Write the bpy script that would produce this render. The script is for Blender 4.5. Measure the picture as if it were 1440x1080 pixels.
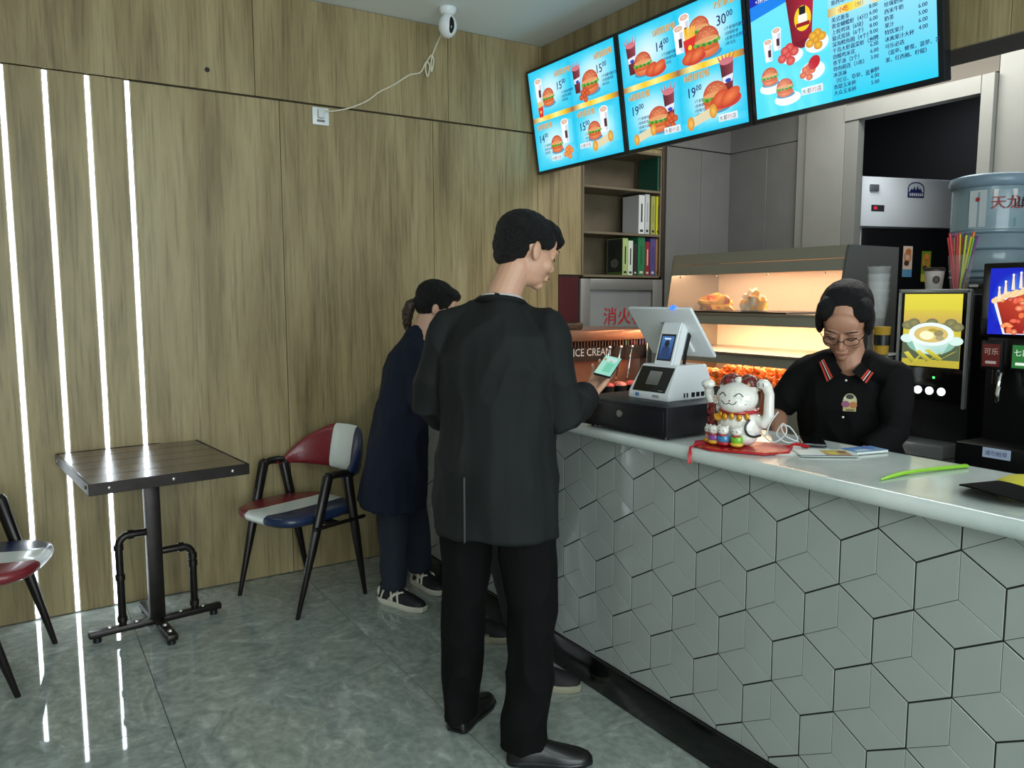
import bpy, bmesh, math, random
import numpy as np
from mathutils import Vector, Matrix, Euler, noise as mnoise
random.seed(7)
for o in list(bpy.data.objects): bpy.data.objects.remove(o)
SC = bpy.context.scene
C = SC.collection
PI = math.pi
V = Vector

# ------------------------------------------------------------------ camera
cam = bpy.data.cameras.new('camera'); cam_o = bpy.data.objects.new('camera', cam); C.objects.link(cam_o)
cam_o.location = (0, 0, 1.5)
cam_o.rotation_euler = (Matrix.Rotation(-0.562767, 3, 'Z') @ Matrix.Rotation(PI/2 - 0.109792, 3, 'X') @ Matrix.Rotation(-0.000707, 3, 'Z')).to_euler()
cam.sensor_width = 36; cam.sensor_fit = 'HORIZONTAL'; cam.lens = 1107.19/1440*36
cam.clip_start = 0.02; cam.clip_end = 60
SC.camera = cam_o

# ------------------------------------------------------------------ world, lights, exposure
w = bpy.data.worlds.new('world'); SC.world = w; w.use_nodes = True
bg = w.node_tree.nodes['Background']; bg.inputs[0].default_value = (0.80, 0.93, 1.0, 1); bg.inputs[1].default_value = 0.30
def area(name, loc, rot, sx, sy, power, col, spread=PI):
    l = bpy.data.lights.new(name, 'AREA'); l.shape = 'RECTANGLE'; l.size = sx; l.size_y = sy
    l.energy = power; l.color = col; l.spread = spread
    o = bpy.data.objects.new(name, l); o.location = loc; o.rotation_euler = rot; C.objects.link(o); return o
# daylight through the shop front behind and to the left of the camera
area('shopfront_daylight', (0.3, -3.2, 1.6), (math.radians(90), 0, 0), 4.5, 2.6, 122, (0.86, 0.97, 0.98))
# the ceiling panel lights of the dining room (behind the camera) and of the kitchen
area('dining_ceiling_light', (-0.3, -0.6, 3.0), (0, 0, 0), 2.0, 1.6, 26, (0.88, 1.0, 0.96))
area('storeroom_fill', (5.4, 3.0, 3.0), (0, 0, 0), 0.4, 0.4, 3, (0.9, 0.95, 1.0))  # added fill with no known fitting, lightens the dark opening
area('kitchen_ceiling_light', (3.9, 2.6, 3.0), (0, 0, 0), 0.6, 1.4, 21, (1.0, 0.98, 0.93))
SC.view_settings.view_transform = 'Standard'; SC.view_settings.look = 'None'
SC.view_settings.gamma = 1; SC.view_settings.use_curve_mapping = False
SC.view_settings.exposure = 0.72

# ------------------------------------------------------------------ materials
def lin(c):
    r = []
    for v in c[:3]:
        v = v/255.0; r.append(v/12.92 if v <= 0.04045 else ((v+0.055)/1.055)**2.4)
    return tuple(r)+(1,)
MC = {}
def M(name, col=(128,128,128), rough=.5, metal=0, emit=None, es=0, alpha=1, trans=0, coat=0, spec=None, var=0, vscale=6, bump=0, bscale=60, ior=None, sheen=0):
    if name in MC: return MC[name]
    m = bpy.data.materials.new(name); m.use_nodes = True; nt = m.node_tree; b = nt.nodes['Principled BSDF']
    I = b.inputs; I['Base Color'].default_value = lin(col); I['Roughness'].default_value = rough; I['Metallic'].default_value = metal
    if emit: I['Emission Color'].default_value = lin(emit); I['Emission Strength'].default_value = es
    if alpha < 1: I['Alpha'].default_value = alpha
    if trans: I['Transmission Weight'].default_value = trans
    if coat: I['Coat Weight'].default_value = coat; I['Coat Roughness'].default_value = .06
    if spec is not None: I['Specular IOR Level'].default_value = spec
    if ior: I['IOR'].default_value = ior
    if sheen: I['Sheen Weight'].default_value = sheen
    N = nt.nodes; L = nt.links
    tc = N.new('ShaderNodeTexCoord')
    if var:
        n = N.new('ShaderNodeTexNoise'); n.inputs['Scale'].default_value = vscale; n.inputs['Detail'].default_value = 5
        L.new(tc.outputs['Object'], n.inputs['Vector'])
        r = N.new('ShaderNodeValToRGB'); L.new(n.outputs[0], r.inputs[0])
        a = lin(col); r.color_ramp.elements[0].position = .3; r.color_ramp.elements[1].position = .7
        r.color_ramp.elements[0].color = tuple(x*(1-var) for x in a[:3])+(1,)
        r.color_ramp.elements[1].color = tuple(min(1, x*(1+var)) for x in a[:3])+(1,)
        L.new(r.outputs[0], I['Base Color'])
    if bump:
        n2 = N.new('ShaderNodeTexNoise'); n2.inputs['Scale'].default_value = bscale; n2.inputs['Detail'].default_value = 3
        L.new(tc.outputs['Object'], n2.inputs['Vector'])
        bp = N.new('ShaderNodeBump'); bp.inputs['Strength'].default_value = bump; bp.inputs['Distance'].default_value = .01
        L.new(n2.outputs[0], bp.inputs['Height']); L.new(bp.outputs[0], I['Normal'])
    MC[name] = m; return m

def ramp_mat(name, stops, scale, stretch, detail=6, rough=.5, coat=0, fine=None, dist=0.0, bump=0.0, spec=.5):
    m = bpy.data.materials.new(name); m.use_nodes = True; nt = m.node_tree; N = nt.nodes; L = nt.links
    b = N['Principled BSDF']; b.inputs['Roughness'].default_value = rough; b.inputs['Coat Weight'].default_value = coat
    b.inputs['Coat Roughness'].default_value = .05; b.inputs['Specular IOR Level'].default_value = spec
    tc = N.new('ShaderNodeTexCoord'); oi = N.new('ShaderNodeObjectInfo'); mp = N.new('ShaderNodeMapping')
    mp.inputs['Scale'].default_value = stretch
    cb = N.new('ShaderNodeCombineXYZ'); mu = N.new('ShaderNodeMath'); mu.operation = 'MULTIPLY'; mu.inputs[1].default_value = 37
    L.new(oi.outputs['Random'], mu.inputs[0]); 
    for k in range(3): L.new(mu.outputs[0], cb.inputs[k])
    L.new(tc.outputs['Object'], mp.inputs['Vector']); L.new(cb.outputs[0], mp.inputs['Location'])
    n = N.new('ShaderNodeTexNoise'); n.inputs['Scale'].default_value = scale; n.inputs['Detail'].default_value = detail
    n.inputs['Roughness'].default_value = .62; n.inputs['Distortion'].default_value = dist
    L.new(mp.outputs[0], n.inputs['Vector'])
    r = N.new('ShaderNodeValToRGB'); L.new(n.outputs[0], r.inputs[0])
    e = r.color_ramp.elements; e[0].position = stops[0][0]; e[0].color = lin(stops[0][1]); e[1].position = stops[-1][0]; e[1].color = lin(stops[-1][1])
    for p, c in stops[1:-1]: x = e.new(p); x.color = lin(c)
    out = r.outputs[0]
    if fine:
        fs, fst, amt, lo, hi = fine
        mp2 = N.new('ShaderNodeMapping'); mp2.inputs['Scale'].default_value = fst
        L.new(tc.outputs['Object'], mp2.inputs['Vector']); L.new(cb.outputs[0], mp2.inputs['Location'])
        n2 = N.new('ShaderNodeTexNoise'); n2.inputs['Scale'].default_value = fs; n2.inputs['Detail'].default_value = 4
        L.new(mp2.outputs[0], n2.inputs['Vector'])
        r2 = N.new('ShaderNodeValToRGB'); r2.color_ramp.elements[0].position = lo; r2.color_ramp.elements[1].position = hi
        r2.color_ramp.elements[0].color = (amt, amt, amt, 1); r2.color_ramp.elements[1].color = (1, 1, 1, 1)
        L.new(n2.outputs[0], r2.inputs[0])
        mx = N.new('ShaderNodeMix'); mx.data_type = 'RGBA'; mx.blend_type = 'MULTIPLY'; mx.inputs[0].default_value = 1
        L.new(out, mx.inputs[6]); L.new(r2.outputs[0], mx.inputs[7]); out = mx.outputs[2]
    L.new(out, b.inputs['Base Color'])
    if bump:
        bp = N.new('ShaderNodeBump'); bp.inputs['Strength'].default_value = bump; bp.inputs['Distance'].default_value = .004
        L.new(n.outputs[0], bp.inputs['Height']); L.new(bp.outputs[0], b.inputs['Normal'])
    MC[name] = m; return m

def attr_mat(name, es=0.0, rough=.4, coat=0.0, spec=.5):
    m = bpy.data.materials.new(name); m.use_nodes = True; nt = m.node_tree; b = nt.nodes['Principled BSDF']
    a = nt.nodes.new('ShaderNodeAttribute'); a.attribute_name = 'Col'
    b.inputs['Roughness'].default_value = rough; b.inputs['Coat Weight'].default_value = coat; b.inputs['Specular IOR Level'].default_value = spec
    if es:
        b.inputs['Base Color'].default_value = (.02,.02,.02,1)
        nt.links.new(a.outputs['Color'], b.inputs['Emission Color']); b.inputs['Emission Strength'].default_value = es
    else: nt.links.new(a.outputs['Color'], b.inputs['Base Color'])
    return m

WOOD = ramp_mat('oak_laminate', [(.24,(108,92,63)),(.42,(144,128,91)),(.56,(162,146,107)),(.74,(178,163,124))], 2.0, (3.4,3.4,.36), detail=10, rough=.42, dist=.5,
                fine=(12,(7,7,.28),.66,.28,.52), bump=.1, spec=.35)
FLOORM = ramp_mat('grey_green_marble_tile', [(.30,(134,144,137)),(.44,(152,161,154)),(.56,(164,172,165)),(.70,(194,200,194))], 6.0, (1,1.6,1), detail=14, rough=.04, coat=0,
                fine=(34,(1,1,1),.80,.36,.60), dist=1.6, spec=.85)
MARBLE = ramp_mat('white_marble', [(.3,(186,198,194)),(.5,(206,214,210)),(.7,(220,226,222))], 3, (1,1,1), rough=.12, spec=.5)
TABLEW = ramp_mat('dark_walnut_planks', [(.3,(52,40,32)),(.5,(86,68,54)),(.7,(112,92,76))], 4, (1.2,14,14), rough=.25, bump=.5, fine=(5,(2,22,22),.6,.4,.55), coat=.3)
GREYP = M('grey_steel_panel', (128,128,126), .38, .35, var=.05)
GREYL = M('light_grey_panel', (146,147,142), .42, .2, var=.04)
DARK = M('dark_recess', (30,32,34), .6)
WHITE = M('white_plastic', (232,236,238), .3)
BLACK = M('black_plastic', (18,18,20), .35)
STEEL = M('brushed_steel', (180,178,172), .28, .9)
STEELW = M('stainless_sheet', (158,154,146), .34, .85, var=.05, vscale=3)
CHROME = M('chrome', (220,220,220), .12, 1)
LEDM = M('led_strip', (255,255,255), .3, emit=(232,244,255), es=8.0)
GLASS = M('clear_glass', (255,255,255), .03, alpha=.13, spec=.8)
SKIN = M('skin', (196,150,124), .5, var=.05, vscale=12)
SKIN2 = M('skin_light', (206,160,138), .5, var=.05, vscale=12)
HAIR = M('black_hair', (9,8,9), .55, bump=.9, bscale=220, spec=.3)
BROWNH = M('brown_hair', (52,34,26), .42, bump=.6, bscale=90)
PRINT = attr_mat('printed_colours', rough=.45)
SCREEN = attr_mat('lit_screen', es=.66, rough=.08, spec=.5)

# ------------------------------------------------------------------ mesh helpers
class B:
    def __init__(s): s.bm = bmesh.new(); s.mi = 0
    def _tag(s, fs):
        for f in fs: f.material_index = s.mi
    def box(s, c, d, rot=None, bev=0, seg=2, taper=None):
        r = bmesh.ops.create_cube(s.bm, size=1); vs = r['verts']
        for v in vs:
            k = v.co.copy(); v.co = V((k.x*d[0], k.y*d[1], k.z*d[2]))
            if taper and k.z > 0: v.co.x *= taper[0]; v.co.y *= taper[1]
        fs = list({f for v in vs for f in v.link_faces})
        if bev:
            es = list({e for v in vs for e in v.link_edges})
            g = bmesh.ops.bevel(s.bm, geom=es, offset=bev, segments=seg, affect='EDGES', profile=.5)
            fs = list({f for f in g['faces']} | {f for f in fs if f.is_valid}); vs = list({v for f in fs for v in f.verts})
            # every face of this island
            seen = set(vs); st = list(vs)
            while st:
                v = st.pop()
                for e in v.link_edges:
                    q = e.other_vert(v)
                    if q not in seen: seen.add(q); st.append(q)
            vs = list(seen); fs = list({f for v in vs for f in v.link_faces})
        mt = Matrix.Translation(V(c))
        if rot is not None: mt = mt @ (rot if isinstance(rot, Matrix) else Euler(rot).to_matrix().to_4x4())
        bmesh.ops.transform(s.bm, matrix=mt, verts=vs); s._tag(fs); return vs
    def bb(s, x0, x1, y0, y1, z0, z1, bev=0, seg=2):
        return s.box(((x0+x1)/2, (y0+y1)/2, (z0+z1)/2), (x1-x0, y1-y0, z1-z0), bev=bev, seg=seg)
    def rings(s, rs, cap=True, closed=True):
        R = [[s.bm.verts.new(p) for p in r] for r in rs]; n = len(R[0]); fs = []
        for a, b in zip(R, R[1:]):
            for i in range(n if closed else n-1):
                j = (i+1) % n; fs.append(s.bm.faces.new((a[i], a[j], b[j], b[i])))
        if cap:
            for r, fl in ((R[0], True), (R[-1], False)):
                c = s.bm.verts.new(sum((v.co for v in r), V())/n)
                for i in range(n):
                    j = (i+1) % n
                    fs.append(s.bm.faces.new((c, r[j], r[i]) if fl else (c, r[i], r[j])))
        s._tag(fs); return R
    def limb(s, pts, rad, n=14, flat=None, side=None, caps=True):
        pts = [V(p) for p in pts]; m = len(pts)
        if not isinstance(rad, (list, tuple)): rad = [rad]*m
        T = []
        for i in range(m):
            t = (pts[min(i+1, m-1)]-pts[max(i-1, 0)]); T.append(t.normalized())
        P = []; U = V(side) if side else (V((0,0,1)) if abs(T[0].z) < .9 else V((1,0,0)))
        rs = []
        def ring(c, t, U, ru, rv):
            u = (U - t*U.dot(t)).normalized(); v = t.cross(u)
            return [c+u*math.cos(2*PI*k/n)*ru+v*math.sin(2*PI*k/n)*rv for k in range(n)], u
        capA, capB = caps if isinstance(caps, tuple) else (caps, caps)
        for i in range(m):
            r = rad[i]; ru, rv = r if isinstance(r, (tuple, list)) else (r, r)
            if flat: rv = ru*flat
            if i == 0 and capA:
                for a in (80, 45): 
                    x, _ = ring(pts[0]-T[0]*min(ru, rv)*math.sin(math.radians(a)), T[0], U, ru*math.cos(math.radians(a)), rv*math.cos(math.radians(a))); rs.append(x)
            x, U = ring(pts[i], T[i], U, ru, rv); rs.append(x)
            if i == m-1 and capB:
                for a in (45, 80):
                    x, _ = ring(pts[i]+T[i]*min(ru, rv)*math.sin(math.radians(a)), T[i], U, ru*math.cos(math.radians(a)), rv*math.cos(math.radians(a))); rs.append(x)
        s.rings(rs); return s
    def cyl(s, a, b, r0, r1=None, n=20):
        return s.limb([a, b], [r0, r1 if r1 is not None else r0], n=n, caps=False)
    def tube(s, pts, r, n=8, sub=4):
        s.limb(spline(pts, sub), r, n=n); return s
    def lathe(s, prof, c=(0,0,0), n=28):
        s.rings([[V(c)+V((r*math.cos(2*PI*k/n), r*math.sin(2*PI*k/n), z)) for k in range(n)] for r, z in prof]); return s
    def ell(s, c, r, rot=None, n=20, m=12):
        r_ = bmesh.ops.create_uvsphere(s.bm, u_segments=n, v_segments=m, radius=1)
        mt = Matrix.Translation(V(c))
        if rot is not None: mt = mt @ (rot if isinstance(rot, Matrix) else Euler(rot).to_matrix().to_4x4())
        mt = mt @ Matrix.Diagonal(V((r[0], r[1], r[2], 1))) if hasattr(r, '__len__') else mt @ Matrix.Scale(r, 4)
        bmesh.ops.transform(s.bm, matrix=mt, verts=r_['verts']); s._tag({f for v in r_['verts'] for f in v.link_faces}); return s
    def prism(s, pts, z0, z1):
        s.rings([[V((x, y, z0)) for x, y in pts], [V((x, y, z1)) for x, y in pts]]); return s
    def xf(s, mt): bmesh.ops.transform(s.bm, matrix=mt, verts=s.bm.verts); return s
    def mesh(s, name):
        bmesh.ops.recalc_face_normals(s.bm, faces=s.bm.faces)
        me = bpy.data.meshes.new(name); s.bm.to_mesh(me); s.bm.free(); return me
def spline(pts, k=4):
    pts = [V(p) for p in pts]; o = []
    if len(pts) < 3: return pts
    for i in range(len(pts)-1):
        p0 = pts[max(i-1, 0)]; p1 = pts[i]; p2 = pts[i+1]; p3 = pts[min(i+2, len(pts)-1)]
        for j in range(k):
            t = j/k
            o.append(.5*((2*p1)+(-p0+p2)*t+(2*p0-5*p1+4*p2-p3)*t*t+(-p0+3*p1-3*p2+p3)*t**3))
    o.append(pts[-1]); return o
def link(name, me, mats, parent=None, smooth=None, loc=None, rot=None):
    o = bpy.data.objects.new(name, me); C.objects.link(o)
    for m in (mats if isinstance(mats, (list, tuple)) else [mats]): me.materials.append(m)
    if parent: o.parent = parent
    if loc: o.location = loc
    if rot: o.rotation_euler = rot
    if smooth is not None:
        me.polygons.foreach_set('use_smooth', [True]*len(me.polygons))
        if smooth < 180:
            me.set_sharp_from_angle(angle=math.radians(smooth))
    return o
def obj(name, b, mats, parent=None, smooth=40, **k): return link(name, b.mesh(name), mats, parent, smooth, **k)
def thing(name, label, cat, loc=(0,0,0), rz=0, group=None, rot=None):
    o = bpy.data.objects.new(name, None); o.empty_display_size = .05; C.objects.link(o)
    o.location = loc; o.rotation_euler = rot or (0, 0, rz); o['label'] = label; o['category'] = cat
    if group: o['group'] = group
    return o
def tag(o, label, cat, group=None):
    o['label'] = label; o['category'] = cat
    if group: o['group'] = group
    return o
def struct(o): o['kind'] = 'structure'; return o
def copy_tree(o, parent=None):
    c = o.copy(); C.objects.link(c)
    if parent: c.parent = parent
    for ch in list(o.children): copy_tree(ch, c)
    return c
def remeshed(b, voxel, smooth_it=6, wr=0, wscale=8, seed=0, name='m', stretch=(1,1,1)):
    me = b.mesh('tmp'); o = bpy.data.objects.new('tmp', me); C.objects.link(o)
    r = o.modifiers.new('r', 'REMESH'); r.mode = 'VOXEL'; r.voxel_size = voxel; r.use_smooth_shade = True
    if smooth_it:
        s = o.modifiers.new('s', 'SMOOTH'); s.factor = .5; s.iterations = smooth_it
    dg = bpy.context.evaluated_depsgraph_get()
    m2 = bpy.data.meshes.new_from_object(o.evaluated_get(dg)); m2.name = name
    bpy.data.objects.remove(o); bpy.data.meshes.remove(me)
    if wr:
        nv = len(m2.vertices); co = np.empty(nv*3, 'f'); no = np.empty(nv*3, 'f')
        m2.vertices.foreach_get('co', co); m2.vertices.foreach_get('normal', no)
        co = co.reshape(-1, 3); no = no.reshape(-1, 3)
        off = V((seed*3.1, seed*1.7, 0))
        d = np.array([1-2*abs(mnoise.noise(V((c[0]*wscale*stretch[0], c[1]*wscale*stretch[1], c[2]*wscale*stretch[2]))+off)) for c in co])
        co += no*((d-.55)*wr)[:, None]
        m2.vertices.foreach_set('co', co.ravel()); m2.update()
    return m2

# ------------------------------------------------------------------ flat print (screens, labels, lettering)
FC = {}
def glyphs(txt):
    if txt in FC: return FC[txt]
    cu = bpy.data.curves.new('t', 'FONT'); cu.body = txt; cu.size = 1; cu.resolution_u = 2; cu.align_x = 'LEFT'
    o = bpy.data.objects.new('t', cu); C.objects.link(o)
    dg = bpy.context.evaluated_depsgraph_get()
    me = bpy.data.meshes.new_from_object(o.evaluated_get(dg))
    vs = [(v.co.x, v.co.y) for v in me.vertices]; fs = [tuple(p.vertices) for p in me.polygons]
    bpy.data.objects.remove(o); bpy.data.curves.remove(cu); bpy.data.meshes.remove(me)
    x1 = max([v[0] for v in vs], default=1); FC[txt] = (vs, fs, x1); return FC[txt]
class Art:
    """2-D print: u right, v up; facing local -Y; each layer a hair further out"""
    def __init__(s, dz=.00012): s.v = []; s.f = []; s.c = []; s.z = 0; s.dz = dz
    def poly(s, pts, cols, step=True):
        if step: s.z += s.dz
        i = len(s.v); s.v += [(x, -s.z, y) for x, y in pts]; s.f.append(tuple(range(i, i+len(pts))))
        s.c += (cols if isinstance(cols, list) else [cols]*len(pts))
    def rect(s, x0, y0, x1, y1, c, c2=None):
        s.poly([(x0,y0),(x1,y0),(x1,y1),(x0,y1)], [c,c,c2 or c,c2 or c] if c2 else c)
    def oval(s, cx, cy, rx, ry, c, c2=None, n=20, a0=0, a1=360, rot=0):
        s.z += s.dz; i = len(s.v); s.v.append((cx, -s.z, cy)); s.c.append(c2 or c)
        cr, sr = math.cos(rot), math.sin(rot)
        for k in range(n+1):
            a = math.radians(a0+(a1-a0)*k/n); x, y = rx*math.cos(a), ry*math.sin(a)
            s.v.append((cx+x*cr-y*sr, -s.z, cy+x*sr+y*cr)); s.c.append(c)
        for k in range(n): s.f.append((i, i+1+k, i+2+k))
    def text(s, t, x, y, h, c, align='L', sx=1, bold=0):
        vs, fs, w = glyphs(t); k = h; W = w*k*sx
        x -= {'L': 0, 'C': W/2, 'R': W}[align]
        for ox in ((0, bold) if bold else (0,)):
            s.z += s.dz; i = len(s.v)
            s.v += [(x+a*k*sx+ox, -s.z, y+b*k) for a, b in vs]; s.c += [c]*len(vs)
            s.f += [tuple(i+q for q in f) for f in fs]
        return W
    def done(s, name, mat, parent, loc=(0,0,0), rot=(0,0,0)):
        me = bpy.data.meshes.new(name); me.from_pydata(s.v, [], s.f)
        a = me.color_attributes.new('Col', 'FLOAT_COLOR', 'POINT')
        a.data.foreach_set('color', np.array([lin(c) for c in s.c], 'f').ravel())
        # all faces must look along local -Y
        bm = bmesh.new(); bm.from_mesh(me); bm.normal_update()
        fl = [f for f in bm.faces if f.normal.y > 0]
        bmesh.ops.reverse_faces(bm, faces=fl); bm.to_mesh(me); bm.free()
        return link(name, me, mat, parent, loc=loc, rot=rot)

# ================================================================== SETTING
WY = 4.18
# floor: tiles as pieces over a dark bed
fb = B(); fb.bb(-2.6, 6.2, -1.6, 4.6, -.06, -.008); floor = struct(obj('floor', fb, M('grout', (92,100,92), .7), smooth=None))
TS = .866
tb = B(); tb.box((0,0,-.005), (TS-.003, TS-.003, .010)); tme = tb.mesh('tile'); tme.materials.append(FLOORM)
for i in range(-3, 6):
    for j in range(-4, 4):
        x = .382+TS*(i-.5); y = 2.008+TS*(j-.5)
        if x < -2.3 or y < -1.6 or x > 4.4 or y > 4.6: continue
        t = bpy.data.objects.new('tile', tme); C.objects.link(t); t.parent = floor; t.location = (x, y, 0)
        t.rotation_euler = (0, 0, random.choice((0, PI/2, PI, -PI/2)))
# ceiling
cb = B(); cb.bb(-2.6, 6.2, -1.6, 4.5, 3.035, 3.12); struct(obj('ceiling', cb, M('ceiling_paint', (226,232,230), .75), smooth=None))
b = B(); b.bb(-2.75, -2.6, -1.6, 4.6, 0, 3.1); struct(obj('unseen_wall_left', b, M('side_wall_paint', (150,146,132), .7), smooth=None))  # out-of-view wall, added to keep world light off the counter tiles
# back wall: backing with the niche left free, wood panels in front
b = B()
b.bb(-2.6, 3.17, WY+.014, WY+.40, 0, 3.1)
b.bb(3.17, 3.88, WY+.014, WY+.40, 0, 1.30); b.bb(3.17, 3.88, WY+.014, WY+.40, 2.50, 3.1)
b.bb(3.88, 4.75, WY+.014, WY+.40, 0, 3.1); b.bb(3.17, 3.88, WY+.32, WY+.40, 1.3, 2.5)
wall = struct(obj('wall_back', b, M('wall_backing', (52,46,34), .8), smooth=None))
def panel(x0, x1, z0, z1, mat=WOOD, y0=WY, y1=WY+.016, par=None, name='panel', g=.0015):
    b = B(); b.bb(x0+g, x1-g, y0, y1, z0+g, z1-g, bev=.0008, seg=1); return obj(name, b, mat, par or wall, None)
STR = [.014, .178, .345, .511]
edges = [-2.55, -1.22, -.8] + [s for s in STR]
panel(-2.55, -1.2, .003, 2.51); panel(-1.2, -.30, .003, 2.51)
xs = [-.30] + STR
for a, c in zip(xs, xs[1:]): panel(a+(.012 if a != -.30 else 0), c-.012, .003, 2.51, g=.0005)
for a, c in ((.523, 1.22), (1.22, 2.10), (2.10, 2.83), (2.83, 2.992)): panel(a, c, .003, 2.507)
for a, c in ((-2.55, -1.3), (-1.3, -.1), (-.1, 1.10), (1.10, 2.20), (2.20, 2.83), (2.83, 3.19), (3.19, 3.88)): panel(a, c, 2.513, 3.034, y0=WY-.004)
panel(2.992, 3.185, 1.645, 2.507); panel(2.992, 3.20, .003, .70)
panel(3.185, 3.88, 2.478, 2.512)
for a, c in ((3.905, 4.25), (4.25, 4.55)): panel(a, c, .003, 2.545, GREYP)
panel(3.905, 4.55, 2.55, 3.03, GREYP)
b = B(); b.bb(3.868, 3.905, WY-.012, WY+.012, .003, 3.03, bev=.002); struct(obj('trim_1', b, M('bronze_trim', (70,62,54), .35, .6)))
# light strips sunk into the grooves between the planks
names = ['leftmost white vertical light strip on the wood wall, at the picture edge',
         'second white vertical light strip from the left on the wood wall',
         'third white vertical light strip from the left, its foot behind the table leg',
         'rightmost white vertical light strip on the wood wall, running down behind the table top']
for s, l in zip(STR, names):
    t = thing('light_strip', l, 'light', (s, WY, 0), group='vertical light strips in the wood wall')
    b = B(); b.bb(-.0115, .0115, .001, .013, .003, 2.508); obj('housing', b, STEEL, t, None)
    b = B(); b.bb(-.0085, .0085, -.0015, .004, .01, 2.505, bev=.001, seg=1); obj('diffuser', b, LEDM, t, None)
# kitchen wall (x = 4.55) with pillars and the dark opening
b = B()
b.bb(4.56, 4.585, 3.12, 4.6, 0, 3.1); b.bb(4.56, 4.75, -1.6, 2.37, 0, 3.1); b.bb(4.56, 4.585, 2.37, 3.12, 2.69, 3.1)
kw = struct(obj('wall_right', b, M('kitchen_wall', (96,95,90), .7), smooth=None))
def kp(y0, y1, z0, z1, x0=4.545, mat=GREYP):
    b = B(); b.bb(x0, 4.562, y0+.0015, y1-.0015, z0, z1, bev=.001, seg=1); return obj('panel', b, mat, kw, None)
kp(3.84, 4.18, .003, 2.545); kp(3.57, 3.84, .003, 2.545); kp(3.57, 4.18, 2.55, 3.03)
kp(3.49, 3.57, .003, 3.03, 4.52, GREYL); kp(3.20, 3.49, .003, 3.03, 4.50, GREYL)
kp(3.105, 3.20, .003, 2.69, 4.50, M('grey_side', (120,122,118), .45))
kp(2.37, 3.20, 2.595, 2.69, 4.49, GREYL); kp(2.30, 2.37, .003, 2.69, 4.49, GREYL)
kp(2.14, 2.30, .003, 3.0, 4.53, GREYL); kp(1.9, 2.14, .003, 3.0, 4.53, GREYL); kp(1.5, 1.9, .003, 3.0, 4.53, GREYL)
kp(2.30, 3.20, 2.70, 3.0, 4.53, M('grey_brown', (104,98,88), .6))
# dark store room behind the opening
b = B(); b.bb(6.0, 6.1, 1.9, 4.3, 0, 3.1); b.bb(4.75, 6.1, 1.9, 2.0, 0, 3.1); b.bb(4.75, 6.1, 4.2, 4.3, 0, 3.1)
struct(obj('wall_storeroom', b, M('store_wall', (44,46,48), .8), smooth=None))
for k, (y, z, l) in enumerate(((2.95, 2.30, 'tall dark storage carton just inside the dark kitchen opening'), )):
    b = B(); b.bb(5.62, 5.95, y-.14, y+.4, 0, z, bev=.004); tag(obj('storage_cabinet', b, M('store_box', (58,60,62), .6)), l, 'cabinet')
# soffit that carries the menu boards
b = B(); b.bb(2.862, 3.10, .2, 4.176, 2.378, 3.034)
sof = struct(obj('trim_2', b, M('soffit_dark', (58,48,40), .6), smooth=None))
for y0, y1 in ((.2, .98), (.98, 1.42), (1.42, 2.64), (2.64, 4.176)):
    b = B(); b.bb(2.848, 2.862, y0+.001, y1-.001, 2.366, 3.033, bev=.001, seg=1); obj('panel', b, WOOD, sof, None)
# small dark screw hole in the wood, made as a flat black disc
b = B(); b.cyl((0,-.003,0), (0,.002,0), .012, n=14); o = obj('screw_hole', b, BLACK, loc=(.872, WY-.004, 2.607)); tag(o, 'tiny black screw hole high on the wood wall above the rightmost light strip', 'screw hole')

# ================================================================== COUNTER
ct = thing('service_counter', 'long serving counter with cube patterned white tiles and pale marble top', 'counter', (1.8, 0, 0))
b = B(); b.bb(.0178, .40, .15, WY-.002, .002, .985); obj('body', b, M('dark_grout', (24,26,26), .8), ct, None)
b = B()
pr = [(-.022,.986),(-.030,.991),(-.035,1.0),(-.0365,1.008),(-.035,1.017),(-.030,1.0245),(-.023,1.0285),(-.015,1.030),(-.006,1.030),(.43,1.030),(.44,1.030),(.45,1.024),(.45,.990),(.44,.985),(-.006,.985)]
b.rings([[V((x, y, z)) for x, z in pr] for y in (.14, 1.6, 3.0, WY-.002)]); obj('countertop', b, MARBLE, ct, 50)
b = B(); b.bb(0, .0178, .15, WY-.002, .001, .128, bev=.003); obj('kickplate', b, M('black_gloss_skirting', (10,11,11), .14), ct)
S = .1195; HX = S*math.sqrt(3)/2
TILEM = M('glazed_white_tile', (160,165,161), .16, var=.05, vscale=4, spec=.5, coat=.3)
def clip(poly, y0, y1, z0, z1):
    def cl(P, f):
        o = []
        for i in range(len(P)):
            a, c = P[i], P[(i+1) % len(P)]; fa, fc = f(a), f(c)
            if fa >= 0: o.append(a)
            if (fa >= 0) != (fc >= 0):
                t = fa/(fa-fc); o.append(tuple(a[k]+(c[k]-a[k])*t for k in range(3)))
        return o
    for f in (lambda p: p[0]-y0, lambda p: y1-p[0], lambda p: p[1]-z0, lambda p: z1-p[1]):
        if poly: poly = cl(poly, f)
    return poly
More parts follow.
